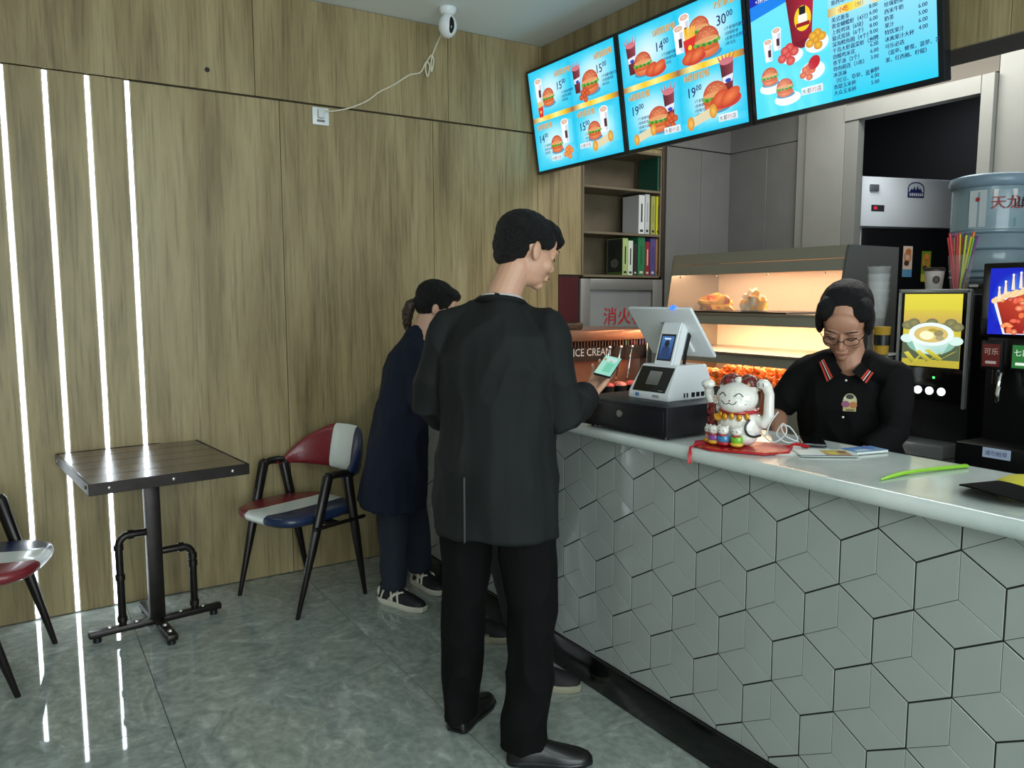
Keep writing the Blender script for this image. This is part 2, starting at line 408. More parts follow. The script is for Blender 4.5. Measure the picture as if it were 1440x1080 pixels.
def hex_tile(cy, cz, lim=None):
    b = B(); so = S-.0018
    P = lambda a, r: (r*math.cos(math.radians(a)), r*math.sin(math.radians(a)))
    n = 0
    for a in (90, -30, -150):
        q = [(0,0,.0016), (*P(a, so), .0008), (*P(a-60, so), 0), (*P(a-120, so), .0008)]
        cx = sum(p[0] for p in q)/4; cz_ = sum(p[1] for p in q)/4
        q = [(cx+(p[0]-cx)*.988, cz_+(p[1]-cz_)*.988, p[2]) for p in q]
        if lim: q = clip(q, lim[0]-cy, lim[1]-cy, lim[2]-cz, lim[3]-cz)
        if not q or len(q) < 3: continue
        n += 1
        f1 = [V((p[2]+.016, -p[0], p[1])) for p in q]; f0 = [V((.0188, -p[0], p[1])) for p in q]
        # slight pillow edge
        m = sum(f1, V())/len(f1); f2 = [m+(p-m)*.985+V((-.0007,0,0)) for p in f1]
        b.rings([f0, f1, f2])
    if not n: b.bm.free(); return None
    for v in b.bm.verts: v.co.y = -v.co.y
    return b.mesh('tile')
full = hex_tile(0, 0); full.materials.append(TILEM)
LIM = (.15, WY-.004, .130, .9835)
for r in range(-4, 3):
    cz = .80+r*1.5*S; off = HX if r % 2 else 0
    k = -6
    while True:
        cy = 1.146+off+k*2*HX; k += 1
        if cy > WY+HX: break
        if cy < LIM[0]-HX or cz-S > LIM[3] or cz+S < LIM[2]: continue
        inside = cy-HX >= LIM[0] and cy+HX <= LIM[1] and cz-S >= LIM[2] and cz+S <= LIM[3]
        me = full
        if not inside:
            me = hex_tile(cy, cz, LIM)
            if me is None: continue
            me.materials.append(TILEM)
        o = bpy.data.objects.new('tile', me); C.objects.link(o); o.parent = ct; o.location = (0, cy, cz)

# ================================================================== MENU BOARDS
NAVY = (24,42,104); ORG = (214,150,62)
def grad_bg(a, x0, y0, x1, y1):
    cx, cy = (x0+x1)/2, (y0+y1)/2; a.rect(x0, y0, x1, y1, (20,196,236))
    n = 24; a.z += a.dz; i = len(a.v)
    for rr, c in ((0, (226,246,250)), (.45, (176,234,246)), (.8, (84,214,242)), (1, (20,196,236))):
        for k in range(n):
            t = 2*PI*k/n; x = math.cos(t); y = math.sin(t); m = max(abs(x), abs(y))
            e = 1/m if rr == 1 else 1.0
            a.v.append((cx+x*e*rr*(x1-x0)/2, -a.z, cy+y*e*rr*(y1-y0)/2)); a.c.append(c)
    for q in range(3):
        for k in range(n):
            j = (k+1) % n; a.f.append((i+q*n+k, i+q*n+j, i+(q+1)*n+j, i+(q+1)*n+k))
def burger(a, x, y, s):
    s = s*.70
    a.oval(x+.03*s, y-.40*s, .62*s, .16*s, (60,150,190))
    a.oval(x, y-.26*s, .55*s, .24*s, (206,96,58), (238,150,96))
    a.oval(x-.05*s, y-.12*s, .56*s, .16*s, (196,84,44), (224,120,60))
    for k in range(9):
        t = -.52+k*.13; a.oval(x+t*s, y-(.02+.05*(k % 2))*s, .1*s, .07*s, (58,138,44) if k % 2 else (112,176,66))
    a.oval(x+.1*s, y+.05*s, .42*s, .07*s, (236,232,196))
    a.oval(x, y+.04*s, .56*s, .46*s, (190,78,52), (236,150,100), n=24, a0=0, a1=180)
    a.oval(x-.02*s, y+.07*s, .54*s, .08*s, (226,160,104))
    for k in range(9): a.oval(x+(-.3+.08*k)*s, y+(.3+.07*math.sin(k*2.3))*s, .016*s, .012*s, (250,224,180))
def cup(a, x, y, s):
    a.poly([(x-.17*s, y-.45*s), (x+.17*s, y-.45*s), (x+.23*s, y+.32*s), (x-.23*s, y+.32*s)], (246,246,248))
    a.poly([(x+.04*s, y-.42*s), (x+.15*s, y-.42*s), (x+.2*s, y+.2*s), (x+.04*s, y+.2*s)], (204,214,226))
    a.rect(x-.02*s, y-.28*s, x+.13*s, y+.0*s, (70,36,52)); a.oval(x, y+.32*s, .24*s, .13*s, (250,250,250)); a.oval(x, y+.33*s, .19*s, .09*s, (214,170,150), (236,204,184))
def cola(a, x, y, s):
    a.poly([(x-.14*s, y-.5*s), (x+.14*s, y-.5*s), (x+.23*s, y+.38*s), (x-.23*s, y+.38*s)], [(74,16,26), (110,24,34), (150,66,84), (92,24,40)])
    a.poly([(x-.16*s, y-.16*s), (x+.16*s, y-.13*s), (x+.2*s, y+.05*s), (x-.18*s, y)], (226,232,244)); a.oval(x+.02*s, y-.1*s, .1*s, .05*s, (40,70,180))
    a.oval(x, y+.38*s, .23*s, .09*s, (206,120,132))
    for k in range(5):
        t = -.2+.1*k; a.poly([(x+(t-.04)*s, y+.4*s), (x+(t+.04)*s, y+.4*s), (x+(t*1.6)*s, y+(.6+.06*(k % 2))*s)], (204,110,122))
def nug(a, x, y, s, col=(214,110,50), c2=(246,168,84)):
    for dx, dy in ((0,0),(.3,.05),(-.25,-.1),(.12,-.25),(.1,.22),(-.1,.14)): a.oval(x+dx*s, y+dy*s, .2*s, .16*s, col, c2)
def wings(a, x, y, s):
    a.oval(x, y-.06*s, .5*s, .2*s, (196,62,52)); a.oval(x-.2*s, y, .3*s, .17*s, (196,68,40), (232,118,70), rot=.5); a.oval(x+.15*s, y, .34*s, .16*s, (204,76,40), (240,130,80), rot=.4)
def wrap(a, x, y, s):
    s = s*.8
    a.poly([(x-.5*s, y-.2*s), (x+.5*s, y+.02*s), (x+.5*s, y+.32*s), (x-.5*s, y+.1*s)], (222,212,176))
    for q in (-.5, .5): a.oval(x+q*s, y+(-.05 if q < 0 else .17)*s, .16*s, .22*s, (206,140,50), (246,196,90))
def fries(a, x, y, s):
    for k in range(5): a.poly([(x+(-.2+.08*k)*s, y+.1*s), (x+(-.12+.08*k)*s, y+.1*s), (x+(-.14+.1*k)*s, y+(.5+.05*(k % 2))*s), (x+(-.22+.1*k)*s, y+.48*s)], (246,190,60))
    a.poly([(x-.2*s, y-.4*s), (x+.2*s, y-.4*s), (x+.27*s, y+.2*s), (x-.27*s, y+.15*s)], (214,44,44)); a.oval(x, y-.1*s, .08*s, .08*s, (250,214,60))
def logo(a, x, y, h):
    a.rect(x-1.2*h, y-.2*h, x+3.4*h, y+1.1*h, (226,240,244))
    for i, (t, c) in enumerate((('大', (40,30,34)), ('都', (40,30,34)), ('约', (196,40,90)), ('店', (40,30,34)))): a.text(t, x+(i-1)*1.08*h, y, h, c)
def cell(a, tx, ty, title, price, items):
    a.text(title, tx, ty, .036, (150,96,40), bold=.002); a.text(title, tx-.001, ty+.001, .036, (238,184,80))
    wd = a.text(price, tx+.01, ty-.075, .062, NAVY, sx=.95, bold=.002); a.text('00', tx+.014+wd, ty-.052, .036, NAVY, bold=.0015)
    for k, t in enumerate(items): a.text(t, tx+.055, ty-.105-.021*k, .0175, NAVY, bold=.0008)
def gold(a, y, Wd):
    for x0, x1 in ((0, Wd/2), (Wd/2, Wd)):
        c = [(150,104,74), (250,236,150), (246,196,20), (255,240,140), (246,196,20), (150,104,74)]
        for k in range(5):
            t0 = x0+(x1-x0)*k/5; t1 = x0+(x1-x0)*(k+1)/5
            a.poly([(t0, y), (t1, y), (t1, y+.028), (t0, y+.028)], [c[k], c[k+1], c[k+1], c[k]], step=(k == 0))
BW, BH = .80, .575
D1 = ['1个香辣鸡腿堡', '1份黄金薯条', '1杯热饮']; D2 = ['1个劲脆鸡腿汉堡', '1对香辣鸡翅', '1杯可乐']; D3 = ['1个香辣鸡腿堡', '1份鲜虾卷', '1份奥尔良烤翅', '1杯可乐']
def board_a(a):
    for x0 in (0, BW/2):
        for y0 in (0, BH*.53): grad_bg(a, x0, y0, x0+BW/2, y0+BH*(.5 if y0 == 0 else .47))
    gold(a, BH*.49, BW)
    cell(a, .255, .50, '1超值套餐', '15', D1); cup(a, .095, .46, .15); burger(a, .185, .405, .145); fries(a, .10, .345, .10)
    cell(a, .630, .505, '3超值套餐', '15', D2); cola(a, .475, .44, .15); burger(a, .59, .40, .18); nug(a, .53, .345, .10, (176,60,30), (226,110,60))
    cell(a, .045, .235, '2超值套餐', '14', D1); cup(a, .325, .19, .15); burger(a, .235, .13, .14); nug(a, .34, .07, .10); logo(a, .20, .045, .022)
    cell(a, .455, .235, '4超值套餐', '15', D1); cup(a, .69, .19, .15); burger(a, .60, .145, .14); wrap(a, .665, .07, .17); logo(a, .49, .07, .022)
def board_b(a):
    for x0 in (0, BW/2):
        for y0 in (0, BH*.53): grad_bg(a, x0, y0, x0+BW/2, y0+BH*(.5 if y0 == 0 else .47))
    gold(a, BH*.49, BW)
    cell(a, .245, .50, '5超值套餐', '14', D2); cola(a, .085, .44, .16); burger(a, .165, .395, .16); wings(a, .255, .355, .15)
    cell(a, .65, .51, '7全家套餐', '30', D3); cup(a, .47, .48, .14); cup(a, .43, .44, .14); burger(a, .56, .45, .16); fries(a, .50, .40, .15); burger(a, .605, .385, .19); wings(a, .52, .345, .15)
    cell(a, .05, .235, '6超值套餐', '19', D3); cola(a, .34, .16, .17); burger(a, .26, .11, .18); nug(a, .345, .09, .1, (176,60,30), (226,110,60)); wrap(a, .155, .045, .16); logo(a, .325, .035, .024)
    cell(a, .455, .24, '8超值套餐', '19', D3); cola(a, .72, .21, .17); burger(a, .645, .14, .19); wings(a, .705, .125, .18); wrap(a, .555, .055, .18); logo(a, .685, .03, .024)
LEFT = [('田园脆鸡堡','10.00'),('香辣鸡腿堡','11.00'),('新奥尔良烤堡','10.00'),('老北京鸡肉卷','11.00'),('麻辣鸡腿堡','11.00'),('芝麻鸡排堡','12.00'),('牛肉芝士堡','8.00'),('藤椒堡','8.00'),('墨西哥鸡肉卷','10.00')]
LEFT2 = [('美式薯条','8.00'),('黄金蝴蝶虾（4只）','6.00'),('上校鸡块（6块）','6.00'),('葡式蛋挞（6个）','8.00'),('深海鳕鱼圈（4个）','8.00'),('千岛大虾蔬菜虾（2只）','6.00'),('劲爆鸡米花','6.00'),('香芋派（2个）','6.00'),('骨肉相连（1串）','3.00'),('冰淇淋',''),('（红豆、草莓、蓝莓）','6.00'),('香甜玉米杯','6.00'),('大众玉米杯','5.00')]
RIGHT = [('百事可乐','4.00'),('（可乐、七喜）','4.00'),('牛奶（咖啡）','3.00'),('豆浆',''),('（红枣|绿茶|黑莓花茶）','4.00'),('香醇奶茶','6.00'),('韩国蜂蜜柚子茶','5.00'),('芒果奶昔','5.00'),('草莓奶昔','5.00'),('阳光冰激','4.00'),('柠檬水','6.00'),('珍珠奶茶','5.00'),('西米牛奶','4.00'),('奶茶','6.00'),('果汁','5.00'),('特饮果汁','6.00'),('冰爽果汁大杯','4.00'),('可乐必选',''),('（蓝莓、蜂蜜、菠萝、芒',''),('果、红西柚、柠檬）','')]
def board_c(a):
    a.rect(0, 0, BW, BH, (70,220,244), (120,232,248)); a.rect(BW*.47, 0, BW, BH, (30,206,240), (190,238,248))
    a.poly([(0, .40), (BW*.47, .46), (BW*.47, BH), (0, BH)], (16,130,236)); a.poly([(0, .455), (BW*.46, .50), (BW*.47, BH), (0, BH)], (16,34,176))
    for k, t in enumerate(('1个香辣鸡腿堡+4份黄金鸡块', '1个香辣鸡块+4份黄金鸡翅', '+4份香骨鸡柳+1份劲爆鸡米', '+2杯美式咖啡')): a.text(t, .03, .535-.024*k, .021, (240,246,255), bold=.001)
    # red bucket
    x, y = .25, .40
    a.poly([(x-.045, y-.15), (x+.045, y-.15), (x+.072, y+.08), (x-.072, y+.08)], [(120,14,40), (150,20,48), (196,34,70), (110,14,36)])
    a.oval(x, y-.15, .045, .016, (120,14,40)); a.oval(x, y+.08, .082, .052, (240,240,244)); a.oval(x, y+.083, .077, .047, (204,26,72))
    a.oval(x-.03, y+.1, .018, .008, (226,196,60)); a.oval(x+.045, y+.07, .018, .010, (240,236,240)); a.oval(x-.01, y+.06, .018, .012, (226,190,214)); a.oval(x+.03, y+.11, .012, .005, (240,236,240))
    a.oval(x+.01, y-.055, .040, .048, (246,206,40)); a.oval(x+.01, y-.055, .022, .03, (255,246,230)); a.rect(x-.005, y-.04, x+.025, y-.01, (30,26,30)); a.rect(x-.022, y-.085, x+.042, y-.07, (150,20,30))
    for q, r in ((.13, .30), (.085, .265)): cup(a, q, r, .10)
    for q, r in ((.085, .16), (.16, .10)):
        a.oval(q+.01, r-.045, .066, .026, (236,244,248)); burger(a, q, r, .105)
    a.oval(.205, .215, .055, .03, (236,244,248)); nug(a, .185, .225, .11, (196,50,56), (236,120,110))
    a.oval(.325, .235, .055, .036, (236,244,248)); nug(a, .32, .25, .10, (206,140,30), (246,196,70))
    a.oval(.30, .135, .058, .036, (236,244,248)); nug(a, .275, .135, .08, (196,70,40), (236,140,90)); a.oval(.31, .165, .03, .024, (190,24,44), rot=.6)
    logo(a, .27, .055, .022)
    h = .0195; st = .0238
    for k, (t, p) in enumerate(LEFT):
        y = BH-.035-st*k; a.text(t, .40, y, h, NAVY, bold=.0012); a.text(p, .592, y+.003, h, NAVY, 'R', bold=.001)
    y0 = BH-.035-st*9-.008
    for k in range(5):
        c = [(190,170,120), (246,232,150), (250,206,40), (250,230,120), (190,236,244), (250,206,40)]
        a.poly([(.385+.043*k, y0-.008), (.385+.043*(k+1), y0-.008), (.385+.043*(k+1), y0+.022), (.385+.043*k, y0+.022)], [c[k], c[k+1], c[k+1], c[k]], step=(k == 0))
    a.text('小吃', .43, y0-.002, .022, (190,30,30), bold=.001); a.text('（份）', .49, y0-.002, .02, (90,60,30))
    for k, (t, p) in enumerate(LEFT2):
        y = y0-.030-st*k*.94; a.text(t, .40, y, h, NAVY, bold=.0012); a.text(p, .592, y+.006, h, NAVY, 'R', bold=.001)
    for k, (t, p) in enumerate(RIGHT):
        y = BH-.035-st*k*1.0; a.text(t, .625, y, h*.95, NAVY, bold=.0012); a.text(p, .785, y+.008, h, NAVY, 'R', bold=.001)
tilt = math.asin(.092/.61)
for k, (y1, fn, l) in enumerate(((4.135, board_a, 'lit blue menu board nearest the wood wall with four combo meals'),
                             (3.292, board_b, 'middle lit blue menu board, its combos priced 14, 30, 19 and 19'),
                             (2.446, board_c, 'lit menu board with red chicken bucket and price list at the right'))):
    t = thing('menu_board', l, 'menu board', (2.80, y1, 2.252), rot=(tilt, 0, -PI/2), group='menu boards on the soffit')
    b = B(); W_ = .842 
    b.bb(0, W_, .001, .045, 0, .61, bev=.004); obj('frame', b, M('menu_frame', (22,26,30), .3), t)
    for bx in (.10, .70): b = B(); b.bb(bx, bx+.04, .045, .10, .05, .12); obj('bracket', b, BLACK, t, None)
    a = Art(); fn(a)
    o = a.done('screen', SCREEN, t, loc=(.021, -.0005, .0175))

# ================================================================== SEATING
def fixed_table():
    t = thing('bistro_table', 'dark plank table on an industrial pipe pedestal in front of the light strips', 'table', (.475, 3.79, 0), math.radians(6))
    W_, D_ = .62, .76
    b = B(); b.bb(-W_/2+.004, W_/2-.004, -D_/2+.004, D_/2-.004, .745, .756); obj('underframe_panel', b, M('dark_iron', (46,42,40), .35, .7, var=.2, vscale=20), t, None)
    n = 5
    for k in range(n):
        y0 = -D_/2+.006+(D_-.012)*k/n; b = B(); b.bb(-W_/2+.006, W_/2-.006, y0+.001, y0+(D_-.012)/n-.001, .756, .783, bev=.002, seg=1); obj('plank', b, TABLEW, t, None)
    IR = M('dark_iron')
    for nm, x0, x1, y0, y1 in (('f', -W_/2-.003, W_/2+.003, -D_/2-.003, -D_/2+.003), ('k', -W_/2-.003, W_/2+.003, D_/2-.003, D_/2+.003), ('l', -W_/2-.003, -W_/2+.003, -D_/2, D_/2), ('r', W_/2-.003, W_/2+.003, -D_/2, D_/2)):
        b = B(); b.bb(x0, x1, y0, y1, .738, .785, bev=.0015, seg=1); e = obj('edge_band', b, IR, t)
        pts = [(-.24, 0), (0, 0), (.24, 0)] if nm in 'fk' else [(0, -.32), (0, .32)]
        for px, py in pts:
            b = B(); s_ = -1 if nm in 'fl' else 1
            if nm in 'fk': b.ell((px, (y0+y1)/2+s_*.004, .762), (.008, .004, .008), n=12, m=8)
            else: b.ell(((x0+x1)/2+s_*.004, py, .762), (.004, .008, .008), n=12, m=8)
            obj('rivet', b, STEEL, e)
    b = B(); b.bb(-.032, .032, -.022, .022, .045, .74, bev=.004); obj('column', b, IR, t)
    b = B(); b.bb(-.12, .12, -.12, .12, .734, .744, bev=.002); obj('mounting_plate', b, IR, t)
    b = B(); b.bb(-.285, .285, -.02, .02, .022, .052, bev=.008); obj('foot_bar', b, IR, t)
    b = B(); b.bb(-.024, .024, -.25, .25, .02, .05, bev=.008); obj('foot_bar', b, IR, t)
    for x, y in ((-.25, 0), (.25, 0), (0, -.22), (0, .22)):
        b = B(); b.cyl((x, y, .001), (x, y, .022), .018); obj('foot_pad', b, BLACK, t)
    for x, y in ((-.2, 0), (-.09, 0), (.1, 0), (.2, 0), (0, -.12), (0, -.2)):
        b = B(); b.cyl((x, y, .05), (x, y, .058), .011, .009, n=6); obj('bolt', b, STEEL, t, None)
    for x, z in ((-.145, .455), (.165, .355)):
        s_ = 1 if x > 0 else -1
        b = B(); b.limb([(x, 0, .05)]+[(x-s_*(.045-.045*math.cos(a)), 0, z-.045+.045*math.sin(a)) for a in (0, .4, .8, 1.2, PI/2)]+[(0, 0, z)], .0165, n=14); p = obj('pipe', b, IR, t)
        for q in ((x, z-.05, 0), (x, .08, 0), (x-s_*.05, z, 1), (x, .27, 0)):
            b = B(); b.limb([(q[0]-.012*q[2], 0, q[1]-.012*(1-q[2])), (q[0]+.012*q[2], 0, q[1]+.012*(1-q[2]))], .021, n=14, caps=False); obj('pipe_collar', b, IR, p)
fixed_table()

CW = M('white_vinyl', (214,220,214), .3, coat=.2); CR = M('red_vinyl', (122,34,42), .35, coat=.2); CB = M('blue_vinyl', (30,44,76), .32, coat=.2)
LEGM = M('dark_bronze_leg', (34,30,28), .28, .5)
def split_mesh(b, planes, parent, name, mats):
    """cut one padded shape into coloured upholstery pieces along x"""
    me = b.mesh('tmp')
    lim = [-9]+planes+[9]
    for k in range(len(lim)-1):
        q = bmesh.new(); q.from_mesh(me)
        for x, s_ in ((lim[k]+.001, 1), (lim[k+1]-.001, -1)):
            g = bmesh.ops.bisect_plane(q, geom=q.verts[:]+q.edges[:]+q.faces[:], plane_co=(x, 0, 0), plane_no=(-s_, 0, 0), clear_outer=True)
            ed = [e for e in q.edges if e.is_boundary]
            if ed: bmesh.ops.contextual_create(q, geom=ed)
        m2 = bpy.data.meshes.new(name); q.to_mesh(m2); q.free()
        if len(m2.polygons): link(name, m2, mats[k], parent, 50)
    bpy.data.meshes.remove(me)
def chair(label, loc, rz):
    # local: front is -Y, right +X
    t = thing('dining_chair', label, 'chair', loc, rz, group='striped dining chairs')
    b = B(); n = 36; prof = []
    def out(sc, z):
        r = []
        for k in range(n):
            a = 2*PI*k/n; x = math.cos(a); y = math.sin(a)
            x_ = math.copysign(abs(x)**.62, x)*(.235+.015*(-y)); y_ = math.copysign(abs(y)**.62, y)*.245-.03
            r.append(V((x_*sc, y_*sc, z)))
        return r
    b.rings([out(.80, .425), out(.93, .428), out(.985, .440), out(1, .455), out(.985, .468), out(.92, .478), out(.6, .474)])
    split_mesh(b, [-.075, .075], t, 'seat', [CR, CW, CB])
    # curved wrap-round back: arc of panels; tall in the middle, sweeping down to the arms
    b = B(); R_ = []
    m = 30
    for side in (0, 1):
        pass
    rs = []
    for k in range(m+1):
        a = math.radians(-98+196*k/m); ca = math.cos(a); sa = math.sin(a)
        x = .262*sa; y = .06+.205*ca
        u = abs(a)/math.radians(98)
        top = .835-.19*max(0, (u-.22)/.78)**1.15*(1 if u > .22 else 0) - .10*max(0, u-.62)
        bot = .60+.035*u
        if u > .95: top = max(top, bot+.03)
        lean = .05
        th = .021*(1-.3*u)
        nx, ny = sa, ca
        ring = []
        H_ = top-bot
        for q in range(12):
            w_ = 2*PI*q/12; zz = math.copysign(abs(math.sin(w_))**.6, math.sin(w_))*H_/2; tt = math.copysign(abs(math.cos(w_))**.8, math.cos(w_))*th
            z = bot+H_/2+zz; ln = lean*(z-.60)/.24*max(0, ca)
            ring.append(V((x+nx*(tt), y+ny*tt+ln, z)))
        rs.append(ring)
    b.rings(rs)
    split_mesh(b, [-.085, .085], t, 'backrest', [CR, CW, CB])
    # legs: front leg rises to the arm end, rear leg joins it under the back (an inverted V each side)
    for s_ in (-1, 1):
        for nm, a_, c_ in (('leg', (s_*.240, -.215, .001), (s_*.262, -.035, .65)), ('leg', (s_*.236, .20, .001), (s_*.258, .085, .63))):
            b = B(); a_ = V(a_); c_ = V(c_); b.limb([a_, a_.lerp(c_, .5), c_], [(.009, .011), (.019, .023), (.024, .028)], n=10, side=(1,0,0)); obj(nm, b, LEGM, t)
        b = B(); b.limb([(s_*.262, -.05, .640), (s_*.263, .0, .655), (s_*.262, .05, .655), (s_*.258, .11, .64)], [(.016,.012), (.018,.018), (.018,.02), (.016,.02)], n=10, side=(1,0,0)); obj('arm', b, LEGM, t)
        b = B(); b.limb([(s_*.268, -.12, .415), (s_*.262, .18, .415)], .010, n=8); obj('side_rail', b, LEGM, t)
    b = B(); b.bb(-.255, .255, -.02, .03, .405, .425, bev=.005); obj('cross_rail', b, LEGM, t)
    for s_ in (-1, 1):
        b = B(); b.bb(-.012+s_*.15, .012+s_*.15, -.15, .17, .412, .428, bev=.003); obj('seat_support', b, LEGM, t)
chair('striped red, white and blue chair at the right of the table, seen whole', (1.166, 3.83, 0), math.radians(-71))
chair('striped chair left of the table, cut off by the picture edge', (-.206, 3.68, 0), math.radians(73))

# ================================================================== WALL THINGS
t = thing('wall_socket', 'white wall socket with a plugged in cable, high on the wood wall', 'socket', (1.437, WY, 2.452))
b = B(); b.bb(-.045, .045, -.010, .0, -.045, .045, bev=.004); obj('plate', b, WHITE, t)
b = B(); b.bb(-.02, .016, -.034, -.010, -.012, .034, bev=.004); obj('plug', b, M('white_plug', (214,218,214), .35), t)
b = B(); b.bb(-.022, .020, -.012, -.0098, -.03, -.018); obj('socket_slot', b, M('grey_slot', (120,122,120), .5), t, None)
t = thing('security_camera', 'white dome security camera with black face under the ceiling', 'camera', (2.055, 3.90, 3.034), math.radians(-10))
b = B(); b.lathe([(.0455, 0), (.047, -.012), (.040, -.028), (.028, -.036)]); obj('mount', b, WHITE, t)
b = B(); b.ell((0, 0, -.092), (.050, .052, .062)); obj('housing', b, WHITE, t)
b = B(); b.ell((.006, -.030, -.095), (.021, .026, .044)); obj('lens_window', b, M('black_lens', (8,8,10), .08), t)
b = B(); b.tube([(1.447, WY-.03, 2.478), (1.50, WY-.012, 2.485), (1.60, WY-.010, 2.515), (1.70, WY-.012, 2.565), (1.77, WY-.010, 2.62), (1.86, WY-.010, 2.672), (1.95, WY-.010, 2.735), (2.02, WY-.012, 2.76), (2.055, WY-.014, 2.82), (2.075, WY-.02, 2.80), (2.06, WY-.02, 2.74), (2.05, WY-.016, 2.80), (2.085, WY-.02, 2.86), (2.10, WY-.02, 2.83), (2.085, WY-.02, 2.77), (2.09, WY-.025, 2.86), (2.11, 4.05, 2.98), (2.08, 3.945, 3.015)], .0042, sub=5)
tag(obj('camera_cable', b, M('cream_cable', (222,214,190), .5)), 'cream cable running from the wall socket up to the dome camera', 'cable')

# ---- book niche
NW = M('niche_oak', (112,100,80), .55, var=.15, vscale=5)
t = thing('wall_shelf', 'recessed wood shelf with three levels under the left menu board', 'shelf', (3.19, WY-.004, 1.645))
b = B(); b.bb(.0, .68, .28, .30, 0, .835); obj('back_panel', b, NW, t, None)
b = B(); b.bb(-.016, 0, -.002, .30, 0, .835); obj('side_panel', b, NW, t, None)
b = B(); b.bb(.665, .68, .0, .30, 0, .835); obj('side_panel', b, NW, t, None)
for z in (-.012, .272, .570, .822):
    b = B(); b.bb(.0, .665, -.002, .28, z, z+.016, bev=.001, seg=1); obj('shelf_board', b, NW, t)
bx = lambda px: 3.546+.00642*(px-876)
bk = [ # x0px, x1px, base z, height, depth, spine colour, label
 (875, 882.2, 1.65, .250, .17, (170,190,120), 'pale lime book on the lowest shelf, first from the left'),
 (882.6, 889.2, 1.65, .235, .16, (214,222,206), 'white book on the lowest shelf beside the pale lime one'),
 (890, 895.2, 1.65, .215, .16, (44,44,42), 'thin black book on the lowest shelf'),
 (896.2, 906, 1.65, .262, .17, (40,116,72), 'thick green book on the lowest shelf'),
 (906.6, 913, 1.65, .232, .16, (140,36,48), 'dark red book on the lowest shelf'),
 (913.8, 921, 1.65, .258, .17, (84,72,128), 'purple book on the lowest shelf'),
 (921.8, 928, 1.65, .255, .17, (158,116,84), 'tan book at the right end of the lowest shelf'),
 (896.5, 904.8, 1.935, .262, .17, (214,216,216), 'thick white book on the middle shelf with black spine lettering'),
 (905.6, 911.8, 1.935, .272, .16, (190,194,196), 'light grey book on the middle shelf'),
 (914, 920, 1.935, .262, .17, (160,160,84), 'olive book on the middle shelf'),
 (921.2, 928, 1.935, .262, .17, (196,196,32), 'bright yellow book at the right end of the middle shelf'),
 (922.5, 928.5, 2.233, .235, .20, (36,96,78), 'large dark green book on the top shelf under the menu board')]
for k, (p0, p1, z, h, d, c, l) in enumerate(bk):
    x0, x1 = bx(p0), bx(p1); w_ = x1-x0
    t = thing('book', l, 'book', ((x0+x1)/2, WY+.014, z), group='books in the wall shelf')
    mt = M('book_cover_%d' % k, c, .5)
    b = B(); b.bb(-w_/2, w_/2, 0, .003, 0, h, bev=.001, seg=1); obj('spine', b, mt, t, None)
    for x in (-w_/2, w_/2-.0018): b = B(); b.bb(x, x+.0018, .003, d, 0, h); obj('cover', b, mt, t, None)
    b = B(); b.bb(-w_/2+.002, w_/2-.002, .003, d-.004, .003, h-.003); obj('pages', b, M('book_pages', (206,200,184), .8), t, None)
    a = Art(.0002); dark = sum(c) > 330; ink = (30,30,32) if dark else (210,206,190)
    a.rect(-w_*.12, h*.3, w_*.12, h*.78, ink if k in (0, 1, 7, 10, 4) else tuple(int(q*.8) for q in c)); a.rect(-w_*.25, h*.05, w_*.25, h*.11, ink)
    a.done('spine_print', PRINT, t, loc=(0, -.0004, 0))
    if k == 0:
        a = Art(.0002); a.rect(0, .0, .16, .245, (58,62,54)); a.rect(.012, .012, .148, .233, (44,50,44)); a.oval(.08, .08, .04, .03, (120,120,108), (96,100,88)); a.oval(.05, .15, .035, .05, (32,40,34)); a.rect(.0, .0, .16, .02, (90,120,50))
        a.done('cover_print', PRINT, t, loc=(-w_/2-.0006, .165, .002), rot=(0, 0, -PI/2))

# ---- fire hydrant cabinet
t = thing('fire_hydrant_cabinet', 'wall fire hydrant cabinet with grey metal frame and red lettering on glass', 'cabinet', (3.16, WY+.012, .70))
ALU = M('grey_aluminium_frame', (150,148,144), .4, .5)
def fr(x0, x1, z0, z1, nm='frame_bar', y0=-.03): b = B(); b.bb(x0, x1, y0, 0, z0-.70, z1-.70, bev=.003); return obj(nm, b, ALU, t)
fr(.0, .08, .70, 1.622); fr(.63, .72, .70, 1.622); fr(.08, .63, 1.548, 1.622); fr(.08, .63, .70, .78)
b = B(); b.bb(.08, .63, .12, .13, .08, .85); b.bb(.08, .63, 0, .13, .845, .85); b.bb(.08, .086, 0, .13, .08, .85); b.bb(.624, .63, 0, .13, .08, .85); obj('inner_box', b, M('cabinet_inside', (96,102,96), .6), t, None)
b = B(); b.bb(.08, .63, -.014, -.010, .08, .848); obj('glass_pane', b, GLASS, t, None)
a = Art(.0002); a.text('消火栓', .20, .625, .125, (186,40,44), sx=1.0, bold=.002); a.done('lettering', PRINT, t, loc=(0, -.016, 0))
b = B(); b.limb([(.2+.08*math.cos(q/8*2*PI), .06, .42+.08*math.sin(q/8*2*PI)) for q in range(9)], .02, n=10); obj('hose_coil', b, M('hose_canvas', (190,60,50), .7), t)
b = B(); b.bb(2.998, 3.155, WY+.004, WY+.014, .72, 1.632); tag(obj('maroon_board', b, M('maroon_panel', (74,26,30), .4)), 'narrow maroon board between the wood wall and the hydrant cabinet frame', 'board')

# ================================================================== KITCHEN
# back counter
t = thing('back_counter', 'stainless kitchen worktop along the back under the drink machines', 'counter', (2.96, 1.0, 0))
b = B(); b.bb(.03, .9, 0, 2.51, .04, .82, bev=.004); obj('cabinet_body', b, STEELW, t)
b = B(); b.bb(0, .93, -.02, 2.52, .82, .85, bev=.006); obj('worktop', b, STEEL, t)

